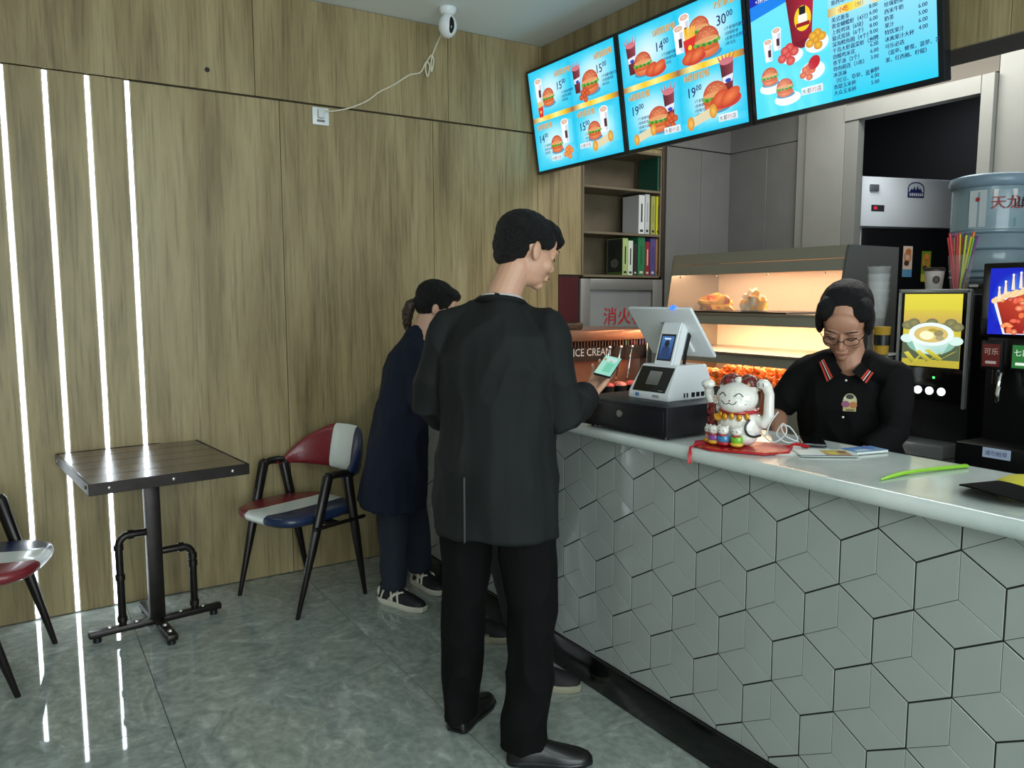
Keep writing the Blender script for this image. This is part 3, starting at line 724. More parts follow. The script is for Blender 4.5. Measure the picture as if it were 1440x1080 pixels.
# food warmer: local x depth (0 = front line), y along
t = thing('food_warmer', 'large stainless food warming cabinet with slanted glass front and orange light', 'warmer', (3.35, 2.33, .851))
L_ = 1.17
DARKST = M('dark_stainless', (150,147,134), .4, .25); SIDEG = M('graphite_side', (92,92,90), .45, .1)
prof = [(-.16, 0), (.40, 0), (.40, .895), (.0, .895), (-.01, .86)]
def sidep(y0, y1, nm, mt):
    b = B(); b.rings([[V((x, y, z)) for x, z in prof] for y in (y0, y1)]); return obj(nm, b, mt, t, None)
sidep(0, .012, 'side_panel', SIDEG); sidep(L_-.012, L_, 'side_panel', STEELW)
X = lambda z: -.16+.15*z/.86   # slanted front line
def fascia(z0, z1, nm, mt, dx=0, th=.012):
    b = B(); b.rings([[V((X(z0)+dx, y, z0)), V((X(z0)+dx+th, y, z0)), V((X(z1)+dx+th, y, z1)), V((X(z1)+dx, y, z1))] for y in (.012, L_-.012)]); return obj(nm, b, mt, t, None)
b = B(); b.bb(.0, .40, .012, L_-.012, .885, .895); obj('top_panel', b, STEELW, t, None)
fascia(.835, .893, 'top_fascia', DARKST); fascia(.775, .832, 'top_fascia', DARKST, .004)
b = B(); b.bb(.37, .385, .012, L_-.012, .02, .885); obj('back_panel', b, M('warm_steel_back', (206,192,176), .45, .2), t, None)
b = B(); b.bb(-.07, .37, .012, L_-.012, .548, .560); obj('shelf', b, STEELW, t, None)
fascia(.500, .562, 'middle_fascia', DARKST)
b = B(); b.bb(-.12, .37, .012, L_-.012, .345, .355); obj('shelf', b, STEELW, t, None)
fascia(.292, .352, 'lower_fascia', DARKST)
b = B(); b.bb(-.14, .37, .012, L_-.012, .12, .13); obj('shelf', b, STEELW, t, None)
fascia(.0, .135, 'bottom_fascia', DARKST)
fascia(.565, .772, 'front_glass', GLASS, .002, .003)
for y, z in ((.10, .765), (.45, .765), (.80, .765), (1.08, .765)): b = B(); b.ell((X(z)-.004, y, z), .006, n=10, m=6); obj('glass_screw', b, CHROME, t)
HEAT = M('warm_lamp', (255,190,120), .4, emit=(255,176,100), es=7)
for z, x in ((.80, .03), (.525, -.02), (.320, -.05)):
    b = B(); b.limb([(x, .05, z), (x, L_-.05, z)], .008, n=10); o = obj('heat_lamp', b, HEAT, t)
for z, e, x in ((.80, 5.5, .12), (.53, 9.0, .08), (.33, 2.6, .05)):
    l = bpy.data.lights.new('warmer_light', 'AREA'); l.shape = 'RECTANGLE'; l.size = .12; l.size_y = L_-.1; l.energy = e; l.color = (1, .66, .40)
    o = bpy.data.objects.new('warmer_light', l); C.objects.link(o); o.parent = t; o.location = (x, L_/2, z)
b = B(); b.bb(-.06, .34, .30, 1.12, .560, .572, bev=.003); tag(obj('baking_tray', b, M('dark_tray', (60,44,38), .4, .5), loc=(3.35, 2.33, .851)), 'dark flat tray on the upper warmer level under the snack bags', 'tray')
def crumple(name, label, loc, sc, cols, seed, rz=0):
    random.seed(seed); b = B(); r_ = bmesh.ops.create_icosphere(b.bm, subdivisions=3, radius=1)
    for v in r_['verts']:
        n_ = mnoise.noise(v.co*1.9+V((seed, 0, 0))); v.co = V((v.co.x*sc[0], v.co.y*sc[1], v.co.z*sc[2]))*(1+.55*n_); v.co.z = max(v.co.z, -sc[2]*.35)
    for f in b.bm.faces: f.material_index = 0 if mnoise.noise(f.calc_center_median()/sc[0]*1.3+V((seed*2, 1, 0))) > -.05 else 1
    mz = min(v.co.z for v in b.bm.verts)
    for v in b.bm.verts: v.co.z -= mz
    return tag(obj(name, b, cols, smooth=20, loc=loc, rot=(0, 0, rz)), label, 'snack bag')
YP = M('yellow_wrapper', (232,168,40), .35); WP = M('white_wrapper', (226,206,180), .35); OP = M('orange_wrapper', (206,96,40), .4)
crumple('snack_wrap', 'yellow wrapped snack on the upper warmer tray, left one of two', (3.36, 3.17, 1.424), (.05, .105, .065), [YP, OP], 3, .2)
crumple('snack_wrap', 'white and yellow paper snack bag on the warmer tray, right one of two', (3.36, 2.90, 1.424), (.05, .10, .085), [WP, YP], 8, -.4)
# tray with fried chicken
t2 = thing('chicken_tray', 'long steel tray heaped with fried chicken on the lower warmer level', 'tray', (3.36, 2.92, .982))
b = B(); b.box((0,0,.02), (.30, 1.0, .04), taper=(1.06, 1.02)); obj('tray', b, STEELW, t2, None)
ck = []
for s_ in range(5):
    b = B(); r_ = bmesh.ops.create_icosphere(b.bm, subdivisions=2, radius=1)
    for v in r_['verts']: v.co = v.co*(1+.6*mnoise.noise(v.co*1.8+V((s_*5, 0, 0))))*.024; v.co.z *= .8
    me = b.mesh('chicken'); me.materials.append(M('fried_chicken', (222,126,58), .45, var=.3, vscale=30)); ck.append(me)
random.seed(11); k = 0
for ly in range(3):
    for i in range(22 if ly < 2 else 12):
        for j in range(4-ly):
            x = (j-(3-ly)/2)*.056+random.uniform(-.006, .006); y = -.45+(i+.5*ly)*.041+(.08 if ly == 2 else 0)+random.uniform(-.005, .005)
            if y > .46 or (ly == 1 and not -.38 < y < .42): continue
            o = bpy.data.objects.new('fried_chicken', random.choice(ck)); C.objects.link(o); o.location = (3.36+x, 2.92+y, .982+.058+ly*.032+random.uniform(-.005, .005)); o.rotation_euler = (random.random()*6, random.random()*6, random.random()*6)
            o['label'] = 'golden orange fried chicken piece heaped in the lower warmer tray'; o['category'] = 'fried chicken'; o['group'] = 'fried chicken pieces in the tray'

# ---- topping / ice cream station at the wood wall
t = thing('ice_cream_station', 'counter top ice cream and topping station by the hydrant cabinet', 'ice cream station', (2.60, 3.58, 0))
COP = M('copper_panel', (150,108,88), .35, .5)
b = B(); b.bb(0, .66, 0, .50, .003, .86, bev=.004); obj('body', b, STEELW, t)
b = B(); b.bb(.0, .04, .0, .46, .86, 1.25, bev=.003); obj('end_post', b, STEEL, t)
b = B(); b.bb(.62, .66, .0, .46, .86, 1.25, bev=.003); obj('end_post', b, STEEL, t)
b = B(); b.bb(-.01, .67, -.03, .47, 1.25, 1.312, bev=.008); obj('hood', b, M('brushed_copper', (176,128,104), .3, .7), t)
b = B(); b.bb(.04, .62, .0, .02, 1.135, 1.25); obj('sign_panel', b, BLACK, t, None)
b = B(); b.bb(.04, .62, .06, .08, .95, 1.135); obj('splash_panel', b, COP, t, None)
a = Art(.0002); a.text('ICE CREAM', .035, 1.165, .062, (214,214,214), sx=.9)
for k, c in enumerate(((60,200,150), (230,120,160), (60,110,220))): a.oval(.43+.06*k, 1.235, .018, .016, c)
a.done('lettering', PRINT, t, loc=(.03, -.001, 0))
for k in range(26): 
    b = B(); b.bb(.05+.0218*k, .056+.0218*k, -.012, -.002, 1.215, 1.25); obj('fin', b, M('copper_fin', (120,84,70), .35, .6), t, None)
b = B(); b.bb(.04, .56, -.20, .06, .86, .955, bev=.004); obj('topping_bay', b, BLACK, t)
random.seed(5)
for k, x in enumerate((.12, .22, .31, .40, .49)):
    b = B(); b.cyl((x, -.12, .955), (x, -.12, 1.0), .038, .044, n=18); tub = obj('topping_tub', b, BLACK, t)
    b = B(); b.ell((x, -.12, 1.0), (.041, .041, .022), n=14, m=8); obj('topping', b, M('topping_%d' % k, ((206,190,180),(186,60,56),(208,120,110),(226,96,90),(196,50,44))[k], .4, var=.4, vscale=50), tub)
for k, x in enumerate((.30, .385, .47)):
    b = B(); b.limb([(x-.03, -.03, 1.02), (x, -.035, 1.20)], .006, n=8); b.mi = 0; h_ = obj('dispense_lever', b, CHROME, t)
    b = B(); b.ell((x+.002, -.035, 1.21), (.014, .012, .012), n=12, m=8); obj('lever_knob', b, CHROME, h_)
a = Art(.0002); a.rect(0, 0, .12, .062, (226,220,222)); a.text('新品上市', .012, .022, .026, (170,60,80)); a.done('price_label', PRINT, t, loc=(.30, -.203, .885))
b = B(); b.bb(2.50, 2.80, 3.66, 3.98, 1.313, 1.352, bev=.008); tag(obj('tray_lid', b, BLACK), 'flat black lid lying on top of the ice cream station', 'lid')

# ---- hot drink machine
t = thing('hot_drink_machine', 'black hot drink machine with a lit yellow coffee cup screen', 'drink machine', (3.2, 1.977, .851))
b = B(); b.bb(.03, .50, -.30, 0, .0, .66, bev=.006); obj('body', b, BLACK, t)
b = B(); b.bb(0, .03, -.30, 0, .36, .678, bev=.008); o = obj('front_panel', b, M('gloss_black', (10,10,11), .12), t)
SIL = M('silver_trim', (176,178,180), .3, .6)
for y0, y1, z0, z1 in ((-.013, 0, .34, .678), (-.302, -.287, .20, .678), (-.30, 0, .665, .680)):
    b = B(); b.bb(-.004, .014, y0, y1, z0, z1, bev=.003); obj('trim_strip', b, SIL, t)
b = B(); b.bb(.04, .05, -.29, -.01, .02, .36); obj('dispense_recess', b, BLACK, t, None)
b = B(); b.bb(-.10, .04, -.28, -.02, .0, .055, bev=.006); obj('drip_tray', b, SIL, t)
a = Art(.0002)
a.rect(0, 0, .243, .300, (186,170,60), (226,214,70)); a.rect(0, .17, .243, .235, (196,160,90), (214,196,70))
for k in range(9): a.oval(.02+.026*k, .17+.012*math.sin(k*2), .026, .018, (110,112,84), (150,146,90))
a.rect(0, .03, .243, .12, (84,96,70)); a.oval(.122, .105, .105, .055, (140,190,170)); a.oval(.225, .11, .03, .018, (214,240,232)); a.oval(.02, .115, .028, .018, (214,240,232))
a.poly([(.03, .13), (.215, .13), (.175, .055), (.07, .055)], [(226,246,238), (206,236,230), (160,206,196), (220,244,238)])
a.oval(.122, .135, .095, .048, (232,250,244)); a.oval(.122, .135, .072, .034, (214,186,110), (236,214,130)); a.oval(.105, .13, .03, .018, (250,246,200)); a.oval(.155, .14, .02, .014, (150,140,100)); a.oval(.16, .12, .018, .01, (170,160,120)); a.oval(.13, .152, .02, .007, (180,160,60))
for x0, x1, dz in ((.01, .10, 0), (.06, .18, .008), (.10, .235, .014)):
    a.poly([(x0, .055+dz), (x0+.02, .06+dz), ((x0+x1)/2+.01, .022+dz), ((x0+x1)/2-.01, .012+dz)], [(206,196,70), (220,210,90), (190,180,50), (120,120,50)])
    a.poly([((x0+x1)/2-.01, .012+dz), ((x0+x1)/2+.01, .024+dz), (x1, .058+dz), (x1-.02, .05+dz)], [(190,180,50), (216,208,90), (206,200,80), (130,130,60)])
a.done('picture_screen', SCREEN, t, loc=(-.002, -.028, .361))
for k, y in enumerate((-.056, -.106, -.155, -.205)):
    b = B(); b.cyl((-.004, y, .262), (.012, y, .262), .0165, n=20); obj('lit_button', b, M('lit_button', (240,244,248), .3, emit=(225,235,245), es=1.1), t)
b = B(); b.bb(0, .03, -.286, -.013, .22, .358, bev=.003); obj('button_panel', b, M('gloss_black'), t)
b = B(); b.ell((-.001, -.17, .318), .005, n=10, m=6); obj('status_light', b, M('green_led', (60,220,90), .3, emit=(60,230,100), es=2), t)
# ---- cola dispenser
t = thing('soda_dispenser', 'tall black soda dispenser with a blue lit cola picture, at right edge', 'drink machine', (3.05, 1.55, .851))
b = B(); b.bb(.04, .60, -.62, 0, .0, .76, bev=.008); obj('body', b, BLACK, t)
b = B(); b.bb(-.02, .04, -.62, 0, .50, .772, bev=.006); obj('head_panel', b, M('gloss_black'), t)
b = B(); b.bb(-.14, .04, -.62, 0, .0, .12, bev=.006); obj('drip_tray', b, BLACK, t)
a = Art(.0002); WW, HH = .56, .238
a.rect(0, 0, WW, HH, (8,28,190)); n = 28
a.oval(.115, .118, .112, .115, (8,28,190), (60,140,240))
a.poly([(.015, .12), (.16, .17), (.135, -.0+.001), (.055, .001)], [(236,238,246), (246,250,255), (240,240,250), (236,236,246)])
a.poly([(.028, .115), (.148, .155), (.128, .004), (.062, .004)], [(176,50,30), (206,84,44), (150,26,26), (120,18,24)])
random.seed(2)
for k in range(26): 
    x = random.uniform(.045, .14); a.oval(x, random.uniform(.01, .13), random.uniform(.006, .014), random.uniform(.005, .012), random.choice([(236,120,60), (196,60,44), (226,90,70), (150,30,36)]), random.choice([(255,190,130), (240,120,90)]))
for k in range(16): a.oval(.022+.0082*k, .122+.003*k+random.uniform(-.004, .008), .011, .010, (240,196,130), (255,236,200))
for x, z, h in ((.06, .165, .02), (.085, .18, .028), (.11, .185, .03), (.13, .19, .02), (.04, .15, .014)):
    a.poly([(x-.006, z-.02), (x+.006, z-.02), (x+.002, z+h), (x-.004, z+h)], (248,226,200)); a.oval(x-.001, z+h+.004, .004, .005, (255,250,244))
a.text('COLA', .26, .09, .10, (240,244,255), bold=.002)
a.done('picture_screen', SCREEN, t, loc=(-.0215, -.028, .514))
for k, (y, c, c2, tx) in enumerate(((-.052, (110,40,36), (214,190,184), '可乐'), (-.155, (40,110,50), (220,236,220), '七喜'), (-.26, (200,120,40), (250,240,220), '橙汁'))):
    b = B(); b.bb(-.035, -.015, y-.04, y+.035, .385, .49, bev=.004); nz = obj('flavour_panel', b, BLACK, t)
    a = Art(.0002); a.rect(0, 0, .062, .082, c); a.text(tx, .005, .045, .026, c2); a.rect(.012, .01, .05, .02, c2); a.done('flavour_label', SCREEN if k else PRINT, nz, loc=(-.036, y+.028, .396), rot=(0, 0, -PI/2))
    b = B(); b.limb([(-.01, y-.03, .37), (-.03, y-.03, .30), (-.028, y-.03, .27)], .007, n=8); obj('nozzle_lever', b, CHROME, t)
    b = B(); b.cyl((.01, y-.005, .40), (.01, y-.005, .33), .016, n=14); obj('nozzle', b, BLACK, t)
a = Art(.0002); a.rect(0, 0, .095, .036, (190,200,226)); a.text('请勿触摸', .008, .010, .019, (60,70,130)); a.done('notice_sticker', PRINT, t, loc=(-.142, -.10, .125-.045), rot=(0,0,-PI/2))
for o_ in list(bpy.data.objects):
    if o_.name.startswith('picture_screen'): o_.rotation_euler = (0, 0, -PI/2)

# ---- upright fridge with white head
t = thing('display_fridge', 'upright fridge with white head panel and small blue emblem, behind the drink machines', 'fridge', (4.60, 3.128, 0), math.atan2(-.19, .65))
b = B(); b.bb(.0, .80, .0, .50, 1.95, 2.262, bev=.006); obj('head_panel', b, M('fridge_white', (208,216,224), .35), t)
b = B(); b.bb(.0, .80, .03, .50, .05, 1.95, bev=.004); obj('body', b, M('fridge_grey', (150,152,152), .4), t)
b = B(); b.bb(.035, .80, .012, .03, .10, 1.942, bev=.003); obj('glass_door', b, M('dark_glass', (16,18,20), .08), t)
a = Art(.0004); a.rect(0, 0, .100, .04, (18,20,24)); a.rect(.02, .012, .045, .030, (206,24,60)); a.done('display', SCREEN, t, loc=(.075, -.0012, 2.045))
b = B(); b.bb(.055, .12, -.014, .002, 2.17, 2.212, bev=.004); obj('badge', b, M('badge_grey', (84,90,96), .4), t)
a = Art(.0004); n = 14
a.poly([(0, 0), (.13, 0), (.13, .06)]+[(.065+.065*math.cos(math.radians(q)), .06+.04*math.sin(math.radians(q))) for q in range(20, 161, 14)]+[(0, .06)], (34,42,96))
a.poly([(.008, .035), (.122, .035), (.122, .058)]+[(.065+.057*math.cos(math.radians(q)), .06+.032*math.sin(math.radians(q))) for q in range(20, 161, 14)]+[(.008, .058)], (206,214,228))
for x, h in ((.03, .03), (.05, .045), (.075, .05), (.095, .035)): a.poly([(x-.018, .035), (x+.018, .035), (x, .035+h*.8)], (34,42,96))
a.rect(.008, .006, .122, .032, (60,66,120)); 
for q in range(7): a.rect(.014+.0155*q, .01, .024+.0155*q, .028, (214,220,232))
a.done('emblem', PRINT, t, loc=(.35, -.0012, 2.14))
for k, (x, c1, c2, c3) in enumerate(((.35, (226,206,190), (196,120,60), (90,150,190)), (.50, (110,150,40), (226,130,70), (196,190,60)))):
    a = Art(.0004); a.rect(0, 0, .075, .20, c1); a.oval(.037, .13, .03, .04, c2, c1); a.oval(.03, .09, .02, .018, (80,60,40)); a.rect(0, 0, .075, .05, c3); a.oval(.04, .165, .022, .02, c2)
    tag(a.done('hanging_card', PRINT, None, loc=(4.60, 3.128, 0)), ('pale picture card with blue foot on the dark fridge door' if k == 0 else 'green and orange picture card on the dark fridge door, right of the pale one'), 'card', 'picture cards on the fridge door')
    o = bpy.data.objects['hanging_card' if k == 0 else 'hanging_card.001']; a_ = math.atan2(-.19, .65)
    o.rotation_euler = (0, 0, a_); p = Matrix.Rotation(a_, 3, 'Z') @ V((x, .010, 0)); o.location = (4.60+p.x, 3.128+p.y, 1.63-.03*k)

# ---- water bottle on its stand
t = thing('bottle_stand', 'dark water dispenser stand behind the drink machines', 'stand', (3.74, 1.88, 0))
b = B(); b.bb(-.02, .26, -.14, .14, .86, 1.545, bev=.01); obj('body', b, BLACK, t)
b = B(); b.cyl((.12, 0, 1.545), (.12, 0, 1.557), .10, n=28); obj('collar', b, M('grey_plastic', (110,116,120), .4), t)
t = thing('water_bottle', 'big translucent blue water barrel with red and black characters', 'water bottle', (3.80, 1.925, 1.558))
BOT = M('bottle_plastic', (150,176,188), .14, alpha=.72, spec=.6); R0 = .165
b = B(); b.lathe([(.10, 0), (.135, .012), (.148, .03), (.14, .045), (.15, .06), (.15, .12), (.152, .20), (.156, .205), (.156, .235), (.162, .24), (.162, .40), (.160, .425)], n=40); obj('barrel', b, BOT, t)
b = B(); b.lathe([(.158, .425), (.172, .435), (.178, .455), (.172, .475), (.14, .485), (.06, .487)], n=40); obj('lid', b, M('bottle_lid_blue', (124,146,162), .3), t)
for z in (.03, .06, .225, .155): b = B(); b.lathe([(.150 if z < .1 else .157, z-.005), (.157 if z < .1 else .163, z), (.150 if z < .1 else .157, z+.005)], n=40); obj('ridge', b, M('bottle_lid_blue'), t)
a = Art(.0004); a.rect(-.09, .25, -.02, .41, (196,204,206)); a.rect(.005, .33, .10, .41, (176,160,156), (210,206,206)); a.rect(-.09, .25, .10, .285, (90,140,150)); a.oval(-.055, .37, .008, .01, (170,40,50))
a.text('天龙泉', -.005, .33, .062, (150,30,36), bold=.001); a.text('山', .085, .335, .05, (24,24,28), bold=.001)
# wrap the label round the barrel
a.v = [(R0*math.sin(x/R0)*1.0, -(R0-y)*math.cos(x/R0), z) for x, y, z in a.v]
cam_a = math.atan2(1.925, 3.80); a.done('label', PRINT, t, rot=(0, 0, cam_a-PI/2))

# ---- things on the hot drink machine
t = thing('paper_cup', 'white paper cup with brown lid and round dark emblem on the drink machine', 'cup', (3.42, 1.955, 1.512))
b = B(); b.lathe([(.030, 0), (.031, .002), (.040, .100), (.041, .102)], n=30); obj('cup_body', b, M('paper_white', (222,216,208), .6), t)
b = B(); b.lathe([(.043, .100), (.043, .108), (.037, .116)], n=30); obj('lid', b, M('brown_lid', (48,34,30), .4), t)
a = Art(.0003); a.oval(.008, .062, .014, .017, (44,34,34)); a.oval(.008, .062, .009, .011, (90,70,66)); 
a.v = [(math.sin(x/.036)*(.0385), -(.0385-y)*math.cos(x/.036), z) for x, y, z in a.v]; a.done('emblem', PRINT, t, rot=(0, 0, math.atan2(1.955, 3.42)-PI/2))
t = thing('straw_cup', 'tall clear cup bristling with coloured straws on the drink machine', 'cup', (3.40, 1.835, 1.512))
b = B(); b.lathe([(.030, 0), (.031, .003), (.048, .16), (.049, .162)], n=30); obj('cup_body', b, GLASS, t)
random.seed(4); cols = [(226,60,70), (236,150,40), (236,210,50), (120,190,60), (40,60,120), (150,60,140), (236,120,150), (200,220,60), (60,50,60), (220,40,60)]
t['label'] = 'clear cup holding the coloured straws on the drink machine'
for k in range(26):
    r1 = random.uniform(0, .020); a1 = random.uniform(0, 6.28); dx = (k/25-.5)
    a_ = V((3.40+r1*math.cos(a1), 1.835+r1*math.sin(a1)*.8-.015*dx, 1.515)); d = V((random.uniform(-.25, .25)*.3, -dx*.42, 1)).normalized()
    b = B(); b.limb([a_, a_+d*(.245+random.uniform(-.012, .015))], .0042, n=6, caps=False)
    c = cols[k % 10] if k > 4 else (226,60,80)
    nm = {0:'red',1:'orange',2:'yellow',3:'green',4:'navy',5:'purple',6:'pink',7:'lime',8:'black',9:'crimson'}[k % 10] if k > 4 else 'rosy red'
    tag(obj('drinking_straw', b, M('straw_'+nm.replace(' ', '_'), c, .4)), nm+' straw standing in the clear cup on the drink machine', 'straw', 'straws in the clear cup')
# ---- stack of clear cups and a printed cup beside the machine (on a riser)
t = thing('cup_riser', 'grey cup rack standing between the warmer and the drink machine', 'rack', (3.22, 2.08, .851))
b = B(); b.bb(-.05, .12, -.085, .085, 0, .40, bev=.004); obj('body', b, M('rack_grey', (120,122,120), .4, .4), t)
for k in range(6): b = B(); b.bb(-.056, .0, -.085, .085, .34+.01*k, .345+.01*k); obj('shelf_slot', b, SIL, t, None)
PLC = M('clear_plastic_cup', (236,240,242), .06, alpha=.16, spec=.9)
for k in range(5):
    b = B(); z = 1.44+.034*k; b.rings([[V((r*math.cos(2*PI*q/28), r*math.sin(2*PI*q/28), zz)) for q in range(28)] for r, zz in ((.030, 0), (.046, .12), (.049, .121), (.049, .126))], cap=False)
    tag(obj('plastic_cup', b, PLC, loc=(3.24, 2.10, 1.252+.12+.034*k)), 'clear plastic cup in the stack beside the warmer', 'cup', 'stacked clear plastic cups')
b = B(); b.lathe([(.034, 0), (.034, .12)], n=24); tag(obj('clear_cup_sleeve', b, GLASS, loc=(3.24, 2.10, 1.252)), 'clear sleeve under the stacked plastic cups', 'sleeve')
t = thing('printed_cup', 'yellow and black printed paper cup between the worker and drink machine', 'cup', (3.18, 2.035, 1.252))
b = B(); b.lathe([(.028, 0), (.029, .002), (.036, .118), (.0375, .12)], n=30); obj('cup_body', b, M('yellow_cup', (190,150,50), .5), t)
b = B(); b.lathe([(.0335, .04), (.0355, .085), (.0365, .085), (.0345, .04)], n=30); obj('band', b, BLACK, t)

# ================================================================== ON THE SERVING COUNTER
CZ = 1.0305
t = thing('cash_box', 'wide black metal cash box under the white till on the counter', 'cash box', (1.775, 1.872, CZ), math.radians(5))
b = B(); b.bb(0, .40, 0, .42, .012, .112, bev=.004); obj('body', b, M('drawer_black', (24,25,28), .38, .2), t)
b = B(); b.bb(-.003, .0, .012, .408, .02, .100, bev=.002); obj('front_plate', b, M('drawer_front', (30,31,34), .3, .2), t)
b = B(); b.cyl((-.008, .21, .07), (-.002, .21, .07), .012); obj('lock', b, STEEL, t)
for x in (.04, .36):
    for y in (.04, .38): b = B(); b.cyl((x, y, 0), (x, y, .013), .014); obj('foot', b, BLACK, t)
PW = M('pos_white', (226,230,232), .28, coat=.2)
t = thing('cash_register', 'white touch screen till with tilted display on the black cash drawer', 'cash register', (2.02, 2.08, CZ+.1125), math.radians(4))
b = B(); R4 = lambda x0, x1, y0, y1, z: [V((x0, y0, z)), V((x1, y0, z)), V((x1, y1, z)), V((x0, y1, z))]
b.rings([R4(-.148, .09, -.092, .092, 0), R4(-.150, .092, -.094, .094, .006), R4(-.148, .09, -.093, .093, .026), R4(-.095, .062, -.080, .080, .115), R4(-.09, .058, -.076, .076, .119)]); obj('base', b, PW, t, 30)
sl = math.atan2(.053, .089)
a = Art(.0005); a.rect(-.078, 0, .078, .098, (10,11,13)); a.rect(-.028, .028, .03, .080, (120,120,118), (150,148,144)); a.rect(-.026, .03, .028, .078, (96,96,94), (132,130,126)); a.rect(.045, .006, .066, .0075, (200,200,200))
a.done('scanner_window', attr_mat('scanner_print', rough=.12, coat=.4), t, loc=(-.1485, 0, .027), rot=(-sl, 0, -PI/2))
a = Art(.0004); a.text('HVSE', .02, .007, .014, (90,96,104), bold=.0008); a.oval(-.055, .012, .005, .007, (60,130,200)); a.oval(-.045, .012, .005, .007, (110,150,190)); a.done('base_print', PRINT, t, loc=(-.1505, 0, .002), rot=(0, 0, -PI/2))
for k, x in enumerate((-.07, -.055, -.03, -.005, .02)):
    b = B(); b.bb(x, x+(.006 if k < 2 else .016), -.0955, -.092, .008, .024); obj('port', b, BLACK, t, None)
b = B(); b.rings([[V((x, y, z)) for x, y in ((-.105+dx, -.046), (-.06+dx, -.046), (-.06+dx, .046), (-.105+dx, .046))] for z, dx in ((.105, .02), (.13, .03), (.235, .062), (.262, .072), (.27, .078))]); bmesh.ops.bevel(b.bm, geom=b.bm.edges[:], offset=.006, segments=2, affect='EDGES'); nk = obj('neck', b, PW, t, 30)
b = B(); b.rings([[V((x, y, z)) for x, y in ((-.055+dx, -.049), (-.042+dx, -.049), (-.042+dx, -.044), (-.055+dx, -.044))] for z, dx in ((.12, .03), (.16, .035), (.24, .062), (.25, .068))]); obj('side_slot', b, BLACK, nk, None)
sn = math.atan2(.032, .105)
a = Art(.0004); a.rect(-.034, 0, .034, .098, (8,12,20)); a.rect(-.028, .006, .028, .090, (20,50,96), (60,110,170)); a.oval(0, .062, .011, .013, (20,24,30)); a.poly([(-.02, .016), (.02, .016), (.016, .05), (-.016, .05)], (30,50,90), (70,100,140)) if False else a.poly([(-.02, .016), (.02, .016), (.016, .05), (-.016, .05)], (34,54,96)); a.rect(-.015, .078, .015, .083, (210,230,245))
a.done('customer_screen', SCREEN, nk, loc=(-.0775+.003, 0, .132), rot=(-sn, 0, -PI/2))
TB = Matrix.Translation(V((.012, .045, .232))) @ Matrix.Rotation(math.atan2(-.14, .175), 4, 'Y')
b = B(); b.box((0,0,0), (.014, .305, .225), bev=.006); b.xf(TB); obj('display_housing', b, PW, t)
b = B(); b.box((.008, 0, 0), (.003, .288, .205)); b.xf(TB); obj('display_glass', b, M('gloss_black'), t, None)
b = B(); b.box((-.010, -.03, -.05), (.012, .09, .07), bev=.004); b.xf(TB); obj('hinge_block', b, PW, t)
b = B(); b.ell((0, -.07, .113), (.011, .013, .007)); b.xf(TB); obj('indicator_light', b, M('blue_indicator', (20,60,230), .3, emit=(30,70,255), es=3), t)
a = Art(.0004); a.text('HVSE', -.02, .040, .017, (120,124,130), bold=.001); a.done('back_print', PRINT, t, rot=(TB @ Matrix.Rotation(-PI/2, 4, 'Z')).to_euler(), loc=TB @ V((-.0075, 0, 0)))

# ---- lucky cat
CERA = M('white_ceramic', (232,228,220), .14, coat=.5); RED = M('red_glaze', (170,28,34), .25, coat=.3); GOLD = M('gold_glaze', (214,150,40), .25, .4)
mp = ramp_mat('patterned_glaze', [(.42,(40,20,22)),(.5,(150,46,44)),(.56,(40,30,34)),(.64,(206,170,140))], 60, (1,1,1), rough=.2)
t = thing('lucky_cat', 'white ceramic beckoning cat figurine with red collar and four kittens', 'figurine', (1.905, 1.688, CZ+.010), math.radians(-72))
b = B(); b.ell((0, .01, .062), (.072, .060, .066)); b.ell((0, .005, .105), (.055, .045, .035)); b.ell((.03, -.02, .03), (.04, .035, .028)); b.ell((-.03, -.02, .03), (.04, .035, .028)); b.ell((0, -.012, .148), (.066, .056, .050)); b.ell((.0, -.035, .132), (.050, .040, .030))
for s_ in (-1, 1): b.limb([(s_*.045, .0, .18), (s_*.052, .0, .205)], [.020, .006], n=12)
b.limb([(.05, .0, .085), (.082, .0, .075), (.097, -.002, .10), (.098, -.004, .165), (.092, -.012, .19)], [.018, .020, .017, .015, .016], n=14)
b.limb([(-.05, .0, .10), (-.085, -.005, .12), (-.097, -.01, .15), (-.095, -.018, .178)], [.015, .015, .013, .015], n=14)
b.ell((.084, -.018, .196), (.022, .018, .016)); b.ell((-.092, -.026, .186), (.023, .019, .015))
for v in b.bm.verts: v.co.z = max(v.co.z, .002)
me = remeshed(b, .0028, 3, name='body'); link('body', me, CERA, t, 180)
b = B(); b.limb([(.058*math.cos(a_), .004+.050*math.sin(a_), .108+.004*math.sin(a_)) for a_ in [k*2*PI/24 for k in range(25)]], .0065, n=8); obj('collar', b, RED, t)
for k in range(5): 
    b = B(); a_ = -PI/2+(k-2)*.38; b.ell((.062*math.cos(a_), .004+.056*math.sin(a_), .094-.004*(k % 2)), (.0085, .007, .011)); obj('bell', b, GOLD, t)
for s_ in (-1, 1):
    b = B(); b.ell((s_*.034, .008, .195), (.034, .030, .024), rot=(0, s_*.5, 0)); obj('hat', b, mp, t)
b = B(); b.ell((0, -.006, .203), (.014, .012, .010)); obj('topknot', b, CERA, t)
b = B(); b.box((-.083, .0, .085), (.03, .05, .085), bev=.008); obj('side_cloak', b, mp, t)
b = B(); b.box((.079, .004, .140), (.022, .012, .078), bev=.003); obj('plaque', b, M('brown_plaque', (130,60,36), .3), t)
FACE = M('painted_black', (24,20,20), .3)
def fp(x, z): # point on the face surface
    y = -.012-.056*math.sqrt(max(0, 1-(x/.066)**2-((z-.148)/.05)**2)); return (x, y-.0015, z)
